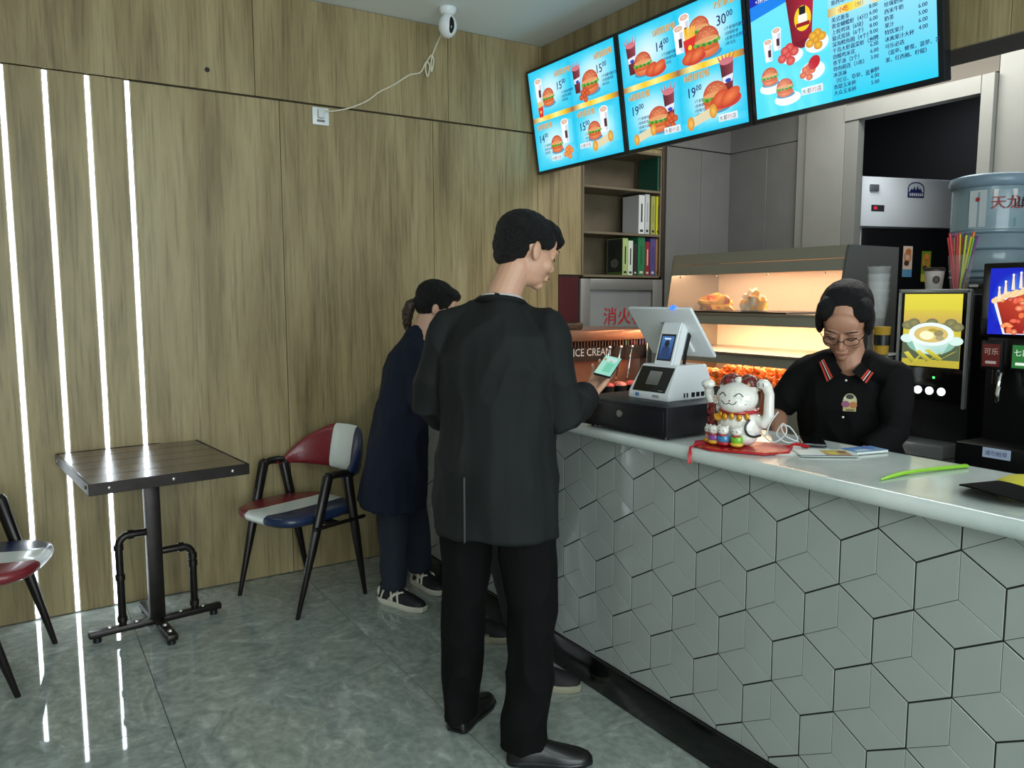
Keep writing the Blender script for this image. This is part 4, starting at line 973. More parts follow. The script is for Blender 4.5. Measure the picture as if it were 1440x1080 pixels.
for s_ in (-1, 1):
    b = B(); b.limb([fp(s_*(.014+.006*k), .158+.009*math.sin(k*PI/4)) for k in range(5)], .0013, n=6); obj('eye', b, FACE, t)
    b = B(); b.limb([fp(0, .138), fp(s_*.008, .133), fp(s_*.017, .135), fp(s_*.024, .143)], .0012, n=6); 
    for v in b.bm.verts: v.co.y -= .007
    obj('mouth', b, FACE, t)
    for q in range(2): b = B(); b.limb([fp(s_*.036, .136-.008*q), fp(s_*.046, .134-.010*q)], .001, n=6); obj('whisker', b, FACE, t, None)
b = B(); b.ell((0, -.070, .143), (.004, .003, .003), n=10, m=6); obj('nose', b, RED, t)
for s_, x, z in ((1, .084, .196), (-1, -.092, .186)):
    for q in (-.007, .007): b = B(); b.limb([(x+q, -.038, z+.005), (x+q, -.043 if s_ < 0 else -.036, z-.006)], .001, n=6); obj('claw_line', b, FACE, t, None)
b = B(); b.tube([(.052, -.040, .085), (.046, -.050, .070), (.047, -.054, .055), (.056, -.054, .042), (.070, -.044, .036), (.084, -.028, .040)], .0036, n=8, sub=5); obj('sleeve_line', b, FACE, t)
for k, (x, y, sc, c1, c2) in enumerate(((-.075, -.038, .9, (206,150,150), (226,176,40)), (-.052, -.058, .95, (140,80,160), (226,176,40)), (-.018, -.066, 1.0, (60,130,180), (170,30,36)), (.024, -.062, 1.0, (120,190,50), (226,186,60)))):
    b = B(); b.ell((x, y, .022*sc+.002), (.019*sc, .016, .022*sc)); kt = obj('kitten', b, M('kitten_body_%d' % k, c1, .2, coat=.4), t)
    b = B(); b.ell((x, y-.001, .010), (.021, .017, .009)); obj('trousers', b, M('kitten_base_%d' % k, c2, .2, coat=.4), kt)
    b = B(); b.ell((x, y-.003, .050*sc), (.0185, .0155, .0145))
    for s_ in (-1, 1): b.limb([(x+s_*.012, y, .060*sc), (x+s_*.014, y, .067*sc)], [.005, .0015], n=8)
    me = remeshed(b, .0016, 2, name='head'); link('head', me, CERA, kt, 180)
    for s_ in (-1, 1): b = B(); b.limb([(x+s_*.009, y-.0175, .050*sc), (x+s_*.005, y-.0185, .053*sc)], .0009, n=6); obj('eye', b, FACE, kt, None)
    b = B(); b.limb([(x-.012, y-.008, .037*sc), (x, y-.016, .035*sc), (x+.012, y-.008, .037*sc)], .003, n=8); obj('scarf', b, RED, kt)
b = B(); b.lathe([(.011, 0), (.013, .010), (.006, .012)], n=14); b.xf(Matrix.Translation(V((-.05, -.045, .082))) @ Euler((.5, .6, 0)).to_matrix().to_4x4()); obj('gold_ingot', b, GOLD, t)
# ---- red mat with tassels
t = thing('red_mat', 'red lacquer style mat with fringed tassels under the cat figurine', 'mat', (1.90, 1.665, CZ), math.radians(-52))
MATR = M('red_satin', (176,22,34), .35, var=.2, vscale=20)
b = B(); b.prism([(-.145, -.03), (-.09, -.085), (.07, -.105), (.14, -.05), (.15, .05), (.08, .09), (-.10, .09), (-.15, .04)], .001, .009); bmesh.ops.bevel(b.bm, geom=[e for e in b.bm.edges], offset=.002, segments=1, affect='EDGES'); obj('mat', b, MATR, t)
random.seed(3)
for k in range(10): b = B(); x = -.12+.026*k; b.box((x, -.082-.02*min(1, (x+.12)/.2)+.012, .0095), (.012, .004, .001)); obj('gold_pattern', b, GOLD, t, None)
def tassel(pts, n, spread, parent, w=.0016):
    b = B()
    for k in range(n):
        q = [V(p)+V((random.uniform(-1,1), random.uniform(-1,1), random.uniform(-.3,.5)))*spread*(i/len(pts)+.15) for i, p in enumerate(pts)]; b.limb(q, w, n=5)
    return obj('tassel', b, MATR, parent)
tassel([(.13, .02, .008), (.15, .03, .016), (.165, .035, .016), (.185, .04, .008)], 34, .012, t)
M_ = Matrix.Rotation(math.radians(52), 4, 'Z')
wl = [(1.812, 1.755, .012), (1.785, 1.752, .010), (1.762, 1.748, .004), (1.752, 1.742, -.014), (1.748, 1.737, -.040)]
tassel([tuple(M_ @ V((x-1.90, y-1.665, z))) for x, y, z in wl], 30, .007, t)

# ---- phone, cable, leaflets, packet, straw sleeve, cap
t = thing('smartphone', 'black smartphone lying on the counter in front of the worker', 'phone', (2.135, 1.585, CZ+.006), math.radians(42))
b = B(); b.box((0,0,.0045), (.145, .072, .009), bev=.003); obj('body', b, M('phone_rim', (60,62,66), .25, .7), t)
b = B(); b.box((0,0,.0092), (.136, .065, .0012)); obj('screen_glass', b, M('gloss_black'), t, None)
b = B(); b.tube([(2.085, 1.60, CZ+.012), (2.055, 1.625, CZ+.03), (2.075, 1.66, CZ+.055), (2.11, 1.655, CZ+.05), (2.10, 1.615, CZ+.016), (2.065, 1.63, CZ+.008), (2.06, 1.665, CZ+.03), (2.09, 1.665, CZ+.062), (2.075, 1.64, CZ+.035), (2.04, 1.66, CZ+.006), (2.03, 1.70, CZ+.03), (2.06, 1.735, CZ+.05), (2.08, 1.72, CZ+.04), (2.05, 1.70, CZ+.02), (2.07, 1.70, CZ+.06), (2.10, 1.695, CZ+.095)], .0022, sub=6); tag(obj('charging_cable', b, M('white_cable', (226,228,226), .4)), 'tangled white cable looped beside the smartphone', 'cable')
def leaf(name, label, loc, rz, w_, h_, art, curl=.004, cat='leaflet'):
    a = Art(.0002); art(a, w_, h_); t = thing(name, label, cat, loc, rz)
    b = B(); n = 8
    b.rings([[V((x, y, z)) for y, z in ((-h_/2, 0), (h_/2, 0), (h_/2, .0008), (-h_/2, .0008))] for x in [(-w_/2+w_*k/n) for k in range(n+1)]])
    for v in b.bm.verts: v.co.z += curl*(v.co.z > .0004)
    obj('sheet', b, M('paper_sheet', (226,230,226), .6), t, None)
    # print lies flat: (u, v) -> (x, y), following the curl
    V0 = a.v; a.v = [(u-w_/2, v-h_/2, .0014+curl+(-q)) for u, q, v in V0]
    me = bpy.data.meshes.new('print'); me.from_pydata(a.v, [], a.f); ca = me.color_attributes.new('Col', 'FLOAT_COLOR', 'POINT'); ca.data.foreach_set('color', np.array([lin(c) for c in a.c], 'f').ravel())
    link('print', me, PRINT, t); return t
def art1(a, w, h): a.rect(0, 0, w, h, (216,224,220)); a.rect(w*.45, h*.1, w*.9, h*.9, (170,110,70), (196,180,70)); a.oval(w*.62, h*.4, w*.1, h*.2, (210,196,60)); a.oval(w*.8, h*.6, w*.08, h*.15, (120,60,40)); a.rect(0, 0, w, h*.08, (90,120,150))
def art2(a, w, h): a.rect(0, 0, w, h, (90,160,200), (40,110,190)); a.poly([(w*.1, h*.1), (w*.6, h*.2), (w*.5, h*.5), (w*.15, h*.45)], (190,210,224)); a.oval(w*.7, h*.6, w*.18, h*.2, (20,90,180)); a.rect(w*.6, h*.1, w*.9, h*.22, (150,120,130))
def art0(a, w, h): a.rect(w*.02, h*.02, w*.98, h*.98, (222,226,222))
leaf('paper_sheet', 'blank white sheet under the leaflets beside the red mat', (2.02, 1.545, CZ), math.radians(-30), .20, .13, art0, .001, 'paper')
leaf('leaflet', 'white leaflet with brown and yellow print half under the smartphone', (2.035, 1.465, CZ+.003), math.radians(-36), .17, .10, art1, .001)
leaf('snack_packet', 'crumpled blue printed packet at the right of the leaflets', (2.165, 1.425, CZ+.002), math.radians(-12), .12, .07, art2, .006, 'packet')
leaf('receipt', 'white paper strip on the counter end beside the cash drawer', (1.815, 2.36, CZ), .2, .07, .12, art0, .002, 'paper')
b = B(); b.bb(-.03, .03, -.04, .04, 0, .018, bev=.007, seg=3); tag(obj('blue_pouch', b, M('blue_pouch', (40,70,200), .35, bump=.4, bscale=40), loc=(1.80, 2.47, CZ), rot=(0, 0, .3)), 'small blue pouch on the counter beside the standing man', 'pouch')
# lime straw sleeve
b = B(); pts = [(1.862, 1.172, CZ+.003), (1.90, 1.178, CZ+.004), (1.96, 1.180, CZ+.006), (2.03, 1.174, CZ+.006), (2.12, 1.157, CZ+.006), (2.20, 1.138, CZ+.006)]
b.limb(pts, [(.003,.002), (.009,.003), (.011,.004), (.011,.004), (.012,.005), (.011,.005)], n=10, side=(0,1,0)); tag(obj('straw_sleeve', b, M('lime_plastic', (150,220,40), .35)), 'long lime green plastic straw sleeve lying on the counter', 'straw')
# cap
t = thing('cap', 'baseball cap with black brim and yellow crown at the counter edge', 'cap', (2.01, .89, CZ), math.radians(-104))
CAPY = M('cap_yellow', (206,196,30), .7, bump=.3, bscale=200); CAPB = M('cap_black', (7,7,8), .9, bump=.3, bscale=200, spec=.15)
b = B(); n = 24; rs = []
for z, r in ((0, 1), (.014, 1.02), (.028, .93), (.038, .72), (.042, .4)): rs.append([V((.078*r*math.cos(2*PI*q/n), .015+.088*r*math.sin(2*PI*q/n), z*(1+.12*mnoise.noise(V((q*.5, z*20, 0)))))) for q in range(n)])
b.rings(rs); obj('crown', b, CAPY, t, 60)
b = B(); rs = []
for k in range(13):
    a_ = math.radians(-172+164*k/12); ci, si = math.cos(a_), math.sin(a_)
    o1 = V((.112*ci, -.03+.140*si, .008+.026*(1-abs(ci)**2))); i1 = V((.076*ci, .015+.080*si, .020+.018*(1-abs(ci)**2)))
    rs.append([i1, o1, o1-V((0,0,.004)), i1-V((0,0,.004))])
b.rings(rs); obj('brim', b, CAPB, t, 50)
b = B(); b.limb([(.079*math.cos(a_), .015+.089*math.sin(a_), .006) for a_ in [k*2*PI/24 for k in range(25)]], [(.004, .008)]*25, n=8, side=(0,0,1)); obj('sweatband', b, CAPB, t)
b = B(); b.ell((0, .015, .043), (.006, .006, .003), n=10, m=6); obj('button', b, CAPB, t)

# ================================================================== PEOPLE
def frame(c, f, up):
    f = V(f).normalized(); up = V(up); r = f.cross(up).normalized(); up = r.cross(f)
    m = Matrix((r, f, up)).transposed().to_4x4(); m.translation = V(c); return m
def head_parts(b, F_, s=1.0, eyes=True):
    n0 = len(b.bm.verts); E = b.ell; st = set(b.bm.verts)
    E((0,-.018,.030), (.074,.092,.082), n=28, m=18); E((0,.018,-.018), (.062,.066,.082), n=24, m=16); E((0,.022,-.068), (.044,.052,.034)); E((0,.058,-.088), (.020,.020,.016))
    for q in (-1, 1):
        E((q*.036,.050,-.030), (.026,.026,.026)); E((q*.076,-.008,-.008), (.009,.018,.030), rot=(.15,0,q*.35)); E((q*.030,.078,.022), (.024,.010,.007)); E((q*.031,.070,.004), (.015,.0125,.011)); E((q*.010,.088,-.034), (.008,.009,.006))
    E((0,.092,-.026), (.009,.016,.011)); b.limb([(0,.080,.012), (0,.096,-.022)], [.007,.009], n=10); E((0,.080,-.056), (.022,.011,.006)); E((0,.078,-.065), (.019,.012,.007)); E((0,.060,.040), (.052,.024,.040))
    nv = [v for v in b.bm.verts if v not in st]
    bmesh.ops.transform(b.bm, matrix=F_ @ Matrix.Scale(s, 4), verts=nv)
def hand(b, w_, d, n_, t_, curl=(.5,.5,.5,.5), thumb=(.55,.75,.25), s=1.0):
    w_, d, n_, t_ = V(w_), V(d).normalized(), V(n_), V(t_); n_ = (n_-d*n_.dot(d)).normalized(); t_ = (t_-d*t_.dot(d)-n_*t_.dot(n_)).normalized()
    m = Matrix((t_, d, n_)).transposed().to_4x4(); m.translation = w_+d*.045*s
    b.ell((0,0,0), (.040*s, .052*s, .015*s), rot=m)
    for k, (o, L) in enumerate(((.030,.92), (.010,1.0), (-.011,.95), (-.031,.76))):
        p = w_+d*(.082-.004*abs(k-1))*s+t_*o*s; dd = (d+t_*o*1.5).normalized(); pts = [p-dd*.02*s, p]; a = 0
        for q, l in enumerate((.042,.027,.021)):
            a += curl[k]*(1, 1.1, .8)[q]; v = dd*math.cos(a)+n_*math.sin(a); pts.append(pts[-1]+v*l*L*s)
        b.limb(pts, [.0095*s, .0092*s, .0085*s, .0078*s, .0062*s], n=10)
    p = w_+d*.022*s+t_*.026*s; v = (d*thumb[0]+t_*thumb[1]+n_*thumb[2]).normalized(); v2 = (v+d*.7+n_*.2).normalized()
    b.limb([p-v*.01*s, p+v*.028*s, p+v*.028*s+v2*.028*s, p+v*.028*s+v2*.050*s], [.013*s, .011*s, .0095*s, .0075*s], n=10)
def body(name, J, vox=.0045, mat=SKIN, head_s=1.0):
    """one continuous figure from the joints J"""
    b = B(); R = J['R']; R = V(R).normalized()
    pel, che, nb = V(J['pelvis']), V(J['chest']), V(J['neck'])
    b.limb([pel-(che-pel)*.12, pel, pel.lerp(che, .45), che, che.lerp(nb, .62), nb-(nb-che)*.12], [(.11,.08), (.135,.09), (.11,.08), (.125,.085), (.095,.060), (.046,.046)], n=24, side=R)
    hm = frame(J['head'], J['face'], J['up']); hb = hm @ V((0,-.028,-.045)); b.limb([nb-(hb-nb)*.4, nb, hb], [.062, .054, .052], n=18); head_parts(b, hm, head_s)
    for s_ in ('L', 'R'):
        sh, el, wr = V(J['sh'+s_]), V(J['el'+s_]), V(J['wr'+s_]); b.limb([nb.lerp(sh, .5)-V((0,0,.025)), sh-V((0,0,.008)), sh.lerp(el, .5), el, el.lerp(wr, .4), wr], [.028, .038, .038, .035, .036, .025], n=14)
        h = J.get('hand'+s_); 
        if h: hand(b, wr, *h)
        hp, kn, an = V(J['hip'+s_]), V(J['kn'+s_]), V(J['an'+s_]); b.limb([hp, hp.lerp(kn, .5), kn, kn.lerp(an, .4), an], [.085, .070, .052, .050, .035], n=16)
        toe = V(J['toe'+s_]); b.limb([an-(toe-an)*V((.12,.12,0)), an.lerp(toe, .35)-V((0,0,.032)), an.lerp(toe, .60)-V((0,0,.026))], [(.026,.026), (.028,.024), (.022,.012)], n=12)
    me = remeshed(b, vox, 5, name=name); return me, hm
def shoe(par, heel, toe, mats, name='shoe', h=.075, w_=.050, kind='dress'):
    heel, toe = V(heel), V(toe); d = (toe-heel); L = d.length; d.normalize(); r = d.cross(V((0,0,1))); m = Matrix((r, d, V((0,0,1)))).transposed().to_4x4(); m.translation = heel
    prof = [(.0, .55), (.04, .78), (.15, .86), (.35, .80), (.55, .92), (.75, 1.0), (.9, .82), (1.0, .38)]
    b = B(); sh = .018 if kind == 'dress' else .030
    P_ = [(w_*q, L*p) for p, q in prof]; out = [(x, y) for x, y in P_]+[(-x, y) for x, y in reversed(P_)]
    b.rings([[V((x*k, L*.5+(y-L*.5)*(k if k < 1 else k), z)) for x, y in out] for z, k in ((.0005, .94), (.005, 1.0), (sh-.004, 1.03 if kind != 'dress' else 1.02), (sh, .98))])
    b.xf(m); so = obj('sole', b, mats[1], par)
    b = B(); rs = []
    for p, q, hh in ((.01, .62, .072), (.06, .78, .078), (.16, .84, .082), (.28, .80, .080), (.42, .80, .068), (.56, .88, .054), (.72, .95, .042), (.86, .84, .032), (.96, .55, .022), (.995, .25, .012)):
        hz = hh*h/.075; rs.append([V((w_*q*math.cos(a_)*.97, L*p, sh-.002+max(0, math.sin(a_))*hz*(1 if abs(math.cos(a_)) < .5 else .98))) for a_ in [k*2*PI/20 for k in range(20)]])
    b.rings(rs); b.xf(m); up = obj('upper', b, mats[0], par, 60); return so, up, m, L, w_, h
def cloth(limbs, mats, par, name, vox=.007, wr=.006, ws=9, seed=1, sm=5, ells=(), stretch=(1,1,.55), cut=None):
    b = B()
    for L_ in limbs: b.limb(L_[0], L_[1], n=22, side=L_[2], caps=L_[3] if len(L_) > 3 else (True, False))
    for c, r, rt in ells: b.ell(c, r, rot=rt)
    me = remeshed(b, vox, sm, wr, ws, seed, name, stretch); return link(name, me, mats, par, 180)

# ---- standing man in dark suit
F1 = V((.74, .67, 0)).normalized(); R1 = V((F1.y, -F1.x, 0))
J = dict(R=R1, pelvis=(1.285,2.135,.93), chest=(1.285,2.13,1.27), neck=(1.305,2.135,1.485), head=(1.392,2.112,1.640), face=(.93,-.10,-.30), up=(.30,.05,.95),
  shL=(1.172,2.242,1.405), elL=(1.125,2.31,1.14), wrL=(1.29,2.42,1.07), shR=(1.408,2.015,1.405), elR=(1.445,1.985,1.12), wrR=(1.622,2.090,1.178),
  hipL=(1.225,2.195,.90), knL=(1.232,2.262,.50), anL=(1.255,2.318,.085), toeL=(1.415,2.425,.03), hipR=(1.345,2.075,.90), knR=(1.358,2.03,.50), anR=(1.335,2.018,.085), toeR=(1.52,1.895,.03),
  handR=((.80,.30,.42), (-.35,-.2,.85), (.6,-.75,.0), (.45,.5,.5,.55), (.75,.75,.75), .95), handL=((.8,.5,-.1), (0,0,-1), (.5,-.8,0)))
man = thing('person', 'man in a dark suit standing with his back to us, holding a phone', 'person', (1.29, 2.13, 0))
inv = Matrix.Translation(-V(man.location))
me, hm = body('body', J, .0034); o = link('body', me, SKIN, man, 180)
SUIT = M('charcoal_suit', (21,24,24), .75, bump=.15, bscale=400, spec=.25); TROU = M('black_trousers', (9,9,10), .85, spec=.15); SHIRT = M('white_shirt', (206,206,208), .7)
pe, nb = V(J['pelvis']), V(J['neck'])
U = V((0,0,1))
SL, SR = V(J['shL']), V(J['shR']); EL, ER = V(J['elL']), V(J['elR']); WL, WR = V(J['wrL']), V(J['wrR'])
cloth([([pe+V((0,0,-.185)), pe+V((0,0,-.06)), pe+V((0,0,.12)), pe+V((0,0,.26)), V((1.287,2.13,1.29)), V((1.29,2.13,1.38)), V((1.295,2.133,1.445)), V((1.304,2.136,1.500))], [(.212,.150), (.208,.148), (.192,.134), (.192,.132), (.196,.132), (.182,.118), (.118,.088), (.064,.064)], R1, (False, False)),
       ([V((1.30,2.135,1.462)), V((1.30,2.135,1.455)).lerp(SL, .6), SL+V((0,0,-.004))], [(.050,.044), (.054,.046), (.058,.054)], None, (True, True)),
       ([V((1.30,2.135,1.462)), V((1.30,2.135,1.455)).lerp(SR, .6), SR+V((0,0,-.004))], [(.050,.044), (.054,.046), (.058,.054)], None, (True, True)),
       ([SL, SL.lerp(EL, .12), SL.lerp(EL, .5), EL, EL.lerp(WL, .5), WL], [.058, .064, .060, .056, .050, .046], None),
       ([SR, SR.lerp(ER, .12), SR.lerp(ER, .5), ER, ER.lerp(WR, .5), ER.lerp(WR, .93)], [.058, .066, .062, .058, .052, .046], None)],
      SUIT, man, 'jacket', .006, .016, 9, 2, 5, stretch=(1,1,.45))
b = B(); b.limb([V((1.308,2.134,1.482))+V((.052*math.cos(a_), .052*math.sin(a_), .012-.010*(math.cos(a_)*F1.x+math.sin(a_)*F1.y))) for a_ in [k*2*PI/20 for k in range(21)]], [(.009,.018)]*21, n=8, side=(0,0,1)); obj('shirt_collar', b, SHIRT, man, 60)
b = B(); b.limb([V((1.305,2.134,1.470))+V((.066*math.cos(a_), .066*math.sin(a_), .010-.016*(math.cos(a_)*F1.x+math.sin(a_)*F1.y))) for a_ in [k*2*PI/20 for k in range(21)]], [(.012,.020)]*21, n=8, side=(0,0,1)); obj('jacket_collar', b, SUIT, man, 60)
b = B(); p0 = pe-F1*.153-R1*.055; b.limb([p0+V((0,0,-.18)), p0+V((.0,0,-.05)), p0+V((0,0,.02))], .0035, n=6); obj('vent_highlight', b, M('painted_vent_sheen', (56,60,60), .7), man)  # paler bead paints the highlight line along the jacket vent
legs = []
for s_ in 'LR':
    h_, k_, a_ = V(J['hip'+s_]), V(J['kn'+s_]), V(J['an'+s_]); f_ = (V(J['toe'+s_])-a_); f_.z = 0; f_.normalize()
    legs.append(([h_+V((0,0,.05)), h_.lerp(k_, .4), k_, k_.lerp(a_, .5), a_+V((0,0,.05))-f_*.01, a_+V((0,0,-.04))-f_*.012], [(.100,.110), (.088,.096), (.072,.078), (.068,.076), (.064,.080), (.062,.082)], V((f_.y, -f_.x, 0))))
cloth(legs+[([pe+V((0,0,-.10)), pe+V((0,0,.05))], [(.18,.12), (.17,.12)], R1)], TROU, man, 'trousers', .006, .014, 10, 5, 4)
for s_, hl, te in (('L', (1.205,2.283,0), (1.425,2.418,0)), ('R', (1.275,2.050,0), (1.500,1.895,0))):
    shoe(man, hl, te, (M('black_leather', (14,13,13), .3), BLACK), kind='dress', w_=.050, h=.07)
def hair(E, mat, par, hm, vox=.004, wr=.004, ws=45, seed=1, name='hair', limbs=()):
    b = B()
    for c, r, rt in E: b.ell(c, r, rot=rt, n=28, m=18)
    for pts, rad in limbs: b.limb(pts, rad, n=14)
    b.xf(hm); me = remeshed(b, vox, 3, wr, ws, seed, name, (1,1,1)); return link(name, me, mat, par, 180)
hair([((0,-.024,.050), (.084,.098,.080), None), ((0,-.055,.012), (.074,.066,.066), None), ((0,.045,.082), (.062,.056,.036), (-.35,0,0)), ((0,-.070,-.030), (.055,.038,.036), None), ((0,.085,.062), (.050,.022,.026), (.2,0,0))]+[((q*.070,.018,.040), (.014,.034,.034), None) for q in (-1, 1)], HAIR, man, hm, .0034, .0035, 42, 3)
for q in (-1, 1):
    b = B(); b.limb([(q*.016,.094,.026), (q*.030,.092,.030), (q*.046,.080,.026)], [.002,.0032,.002], n=8); b.xf(hm); obj('eyebrow', b, HAIR, man)
    b = B(); b.limb([(q*.018,.083,.000), (q*.031,.084,-.003), (q*.044,.074,.000)], .0014, n=6); b.xf(hm); obj('eyelashes', b, HAIR, man)
b = B(); b.limb([(-.020,.086,-.059), (0,.091,-.058), (.020,.086,-.059)], [.002,.004,.002], n=8); b.xf(hm); obj('lips', b, M('lips', (150,84,78), .5), man)
# phone in his hand
t = thing('mobile_phone', 'slim phone with pale green screen held in the man\'s right hand', 'phone', (0, 0, 0))
Lx = V((.76,.45,.40)).normalized(); Wy = V((-.70,.66,.12)); Wy = (Wy-Lx*Wy.dot(Lx)).normalized(); Nz = Lx.cross(Wy)
m = Matrix((Lx, Wy, Nz)).transposed().to_4x4(); m.translation = V((1.700, 2.085, 1.252))+Nz*.015; t.matrix_world = m
b = B(); b.box((0,0,0), (.128, .060, .008), bev=.0025); obj('body', b, M('phone_rim'), t)
a = Art(.0002); a.rect(-.071, -.0325, .071, .0325, (150,226,206), (176,236,214)); a.rect(-.05, -.02, .02, .01, (120,214,180)); a.rect(.03, -.022, .06, .018, (206,240,232)); a.v = [(x*.87, z*.87, .0044-y) for x, y, z in a.v]
me = bpy.data.meshes.new('screen'); me.from_pydata(a.v, [], a.f); ca = me.color_attributes.new('Col', 'FLOAT_COLOR', 'POINT'); ca.data.foreach_set('color', np.array([lin(c) for c in a.c], 'f').ravel()); link('screen', me, attr_mat('phone_screen', es=.5, rough=.1), t)

# ---- woman in the long navy coat
F2 = V((.85,-.53,0)).normalized(); R2 = V((F2.y, -F2.x, 0))
J = dict(R=R2, pelvis=(1.565,3.47,.80), chest=(1.60,3.46,1.10), neck=(1.655,3.44,1.315), head=(1.728,3.405,1.450), face=(.85,-.5,-.35), up=(.3,-.18,.93),
  shL=(1.70,3.55,1.25), elL=(1.66,3.60,1.04), wrL=(1.70,3.50,1.10), shR=(1.575,3.34,1.25), elR=(1.565,3.30,1.03), wrR=(1.66,3.20,1.06),
  hipL=(1.62,3.54,.78), knL=(1.665,3.60,.43), anL=(1.715,3.63,.08), toeL=(1.745,3.46,.03), hipR=(1.52,3.42,.78), knR=(1.50,3.46,.43), anR=(1.505,3.475,.08), toeR=(1.575,3.33,.03),
  handL=((.8,-.5,.1), (0,0,-1), (-.5,-.8,0)), handR=((.85,-.5,.1), (0,0,-1), (.5,.8,0)))
wm = thing('person', 'woman in a long navy coat with a ponytail at the far counter end', 'person', (1.56, 3.46, 0))
me, hm = body('body', J, .005, SKIN2, .94); link('body', me, SKIN2, wm, 180)
NAVYC = M('navy_coat', (20,27,44), .8, bump=.2, bscale=300, spec=.25); DENIM = M('dark_denim', (24,32,46), .8, bump=.2, bscale=300)
pe = V(J['pelvis'])
cloth([([V((1.515,3.50,.50)), V((1.53,3.49,.66)), V((1.55,3.48,.84)), V((1.575,3.475,1.0)), V((1.595,3.465,1.14)), V((1.62,3.455,1.23)), V((1.648,3.445,1.30)), V((1.668,3.437,1.345))], [(.215,.165), (.200,.155), (.172,.135), (.155,.125), (.165,.125), (.125,.10), (.070,.070), (.062,.062)], R2, (False, False))]+
      [([V(J['sh'+s_]), V(J['sh'+s_]).lerp(V(J['el'+s_]), .5), J['el'+s_], V(J['el'+s_]).lerp(V(J['wr'+s_]), .85)], [.062,.058,.052,.044], None) for s_ in 'LR'], NAVYC, wm, 'coat', .0065, .018, 9, 7, 4, stretch=(1,1,.35))
legs = []
for s_ in 'LR':
    h_, k_, a_ = V(J['hip'+s_]), V(J['kn'+s_]), V(J['an'+s_]); legs.append(([h_, k_, a_+V((0,0,.10)), a_+V((0,0,.0))], [.095, .078, .066, .058], None))
cloth(legs, DENIM, wm, 'trousers', .0065, .008, 9, 9, 4)
WHS = M('cream_sneaker', (206,202,186), .5); BKS = M('black_mesh', (18,19,22), .6)
for nm_, hl, te in (('L', (1.722,3.695,0), (1.745,3.435,0)), ('R', (1.468,3.545,0), (1.580,3.290,0))):
    so, up, m, L, w_, h = shoe(wm, hl, te, (BKS, WHS), kind='sport', w_=.048, h=.075)
    # cream straps over the black mesh
    for p, q in ((.12, .20), (.38, .30), (.52, .44), (.30, .56)):
        for s_ in (-1, 1):
            b = B(); b.limb([(s_*w_*.86, L*p, .034), (s_*w_*.72, L*(p+q)/2, .068), (s_*w_*.30, L*q, .100-.045*q)], [(.007,.004)]*3, n=8); b.xf(m); obj('strap', b, WHS, up)
    b = B(); b.ell((0, L*.03, .055), (.036, .018, .034)); b.xf(m); obj('heel_tab', b, WHS, up)
hair([((0,-.026,.045), (.084,.100,.084), None), ((0,-.055,.005), (.078,.064,.066), None), ((0,.03,.078), (.064,.058,.034), None)], HAIR, wm, hm, .0045, .004, 40, 4)
hair([], BROWNH, wm, hm, .0045, .006, 40, 6, 'ponytail', limbs=[([(0,-.105,-.005), (.0,-.128,-.03), (-.005,-.130,-.07), (-.01,-.118,-.12), (-.015,-.100,-.17)], [.018, .026, .028, .022, .008])])
b = B(); b.limb([(.020*math.cos(k*.7), -.118, -.008+.020*math.sin(k*.7)) for k in range(10)], .005, n=8); b.xf(hm); obj('hair_tie', b, BLACK, wm)
b = B(); b.ell((-.012,-.118,.012), (.008,.006,.010), n=10, m=8); b.xf(hm); obj('hair_bead', b, CERA, wm)
t = thing('paper_cup', 'small white cup at the left side of the woman in the navy coat', 'cup', (1.497, 3.50, 1.045))
b = B(); b.lathe([(.014, -.028), (.020, .02), (.021, .026), (.012, .030)], n=20); obj('cup_body', b, WHITE, t)

# ---- person hidden behind the man: only shoes and ankles show
F3 = V((.9,-.35,0)).normalized(); R3 = V((F3.y, -F3.x, 0))
J = dict(R=R3, pelvis=(1.545,2.66,.76), chest=(1.535,2.66,1.02), neck=(1.535,2.655,1.22), head=(1.60,2.62,1.345), face=(.9,-.35,-.3), up=(.25,-.1,.95),
  shL=(1.60,2.76,1.16), elL=(1.60,2.78,.96), wrL=(1.64,2.72,1.07), shR=(1.49,2.55,1.16), elR=(1.50,2.53,.94), wrR=(1.58,2.47,1.06),
  hipL=(1.58,2.74,.74), knL=(1.62,2.83,.42), anL=(1.63,2.915,.08), toeL=(1.74,2.86,.03), hipR=(1.52,2.60,.74), knR=(1.58,2.52,.42), anR=(1.605,2.445,.085), toeR=(1.74,2.32,.03), handL=((.8,-.5,.1), (0,0,-1), (-.5,-.8,0)), handR=((.85,-.5,.1), (0,0,-1), (.5,.8,0)))
hp = thing('person', 'person almost hidden behind the suited man, only black sneakers showing', 'person', (1.55, 2.65, 0))

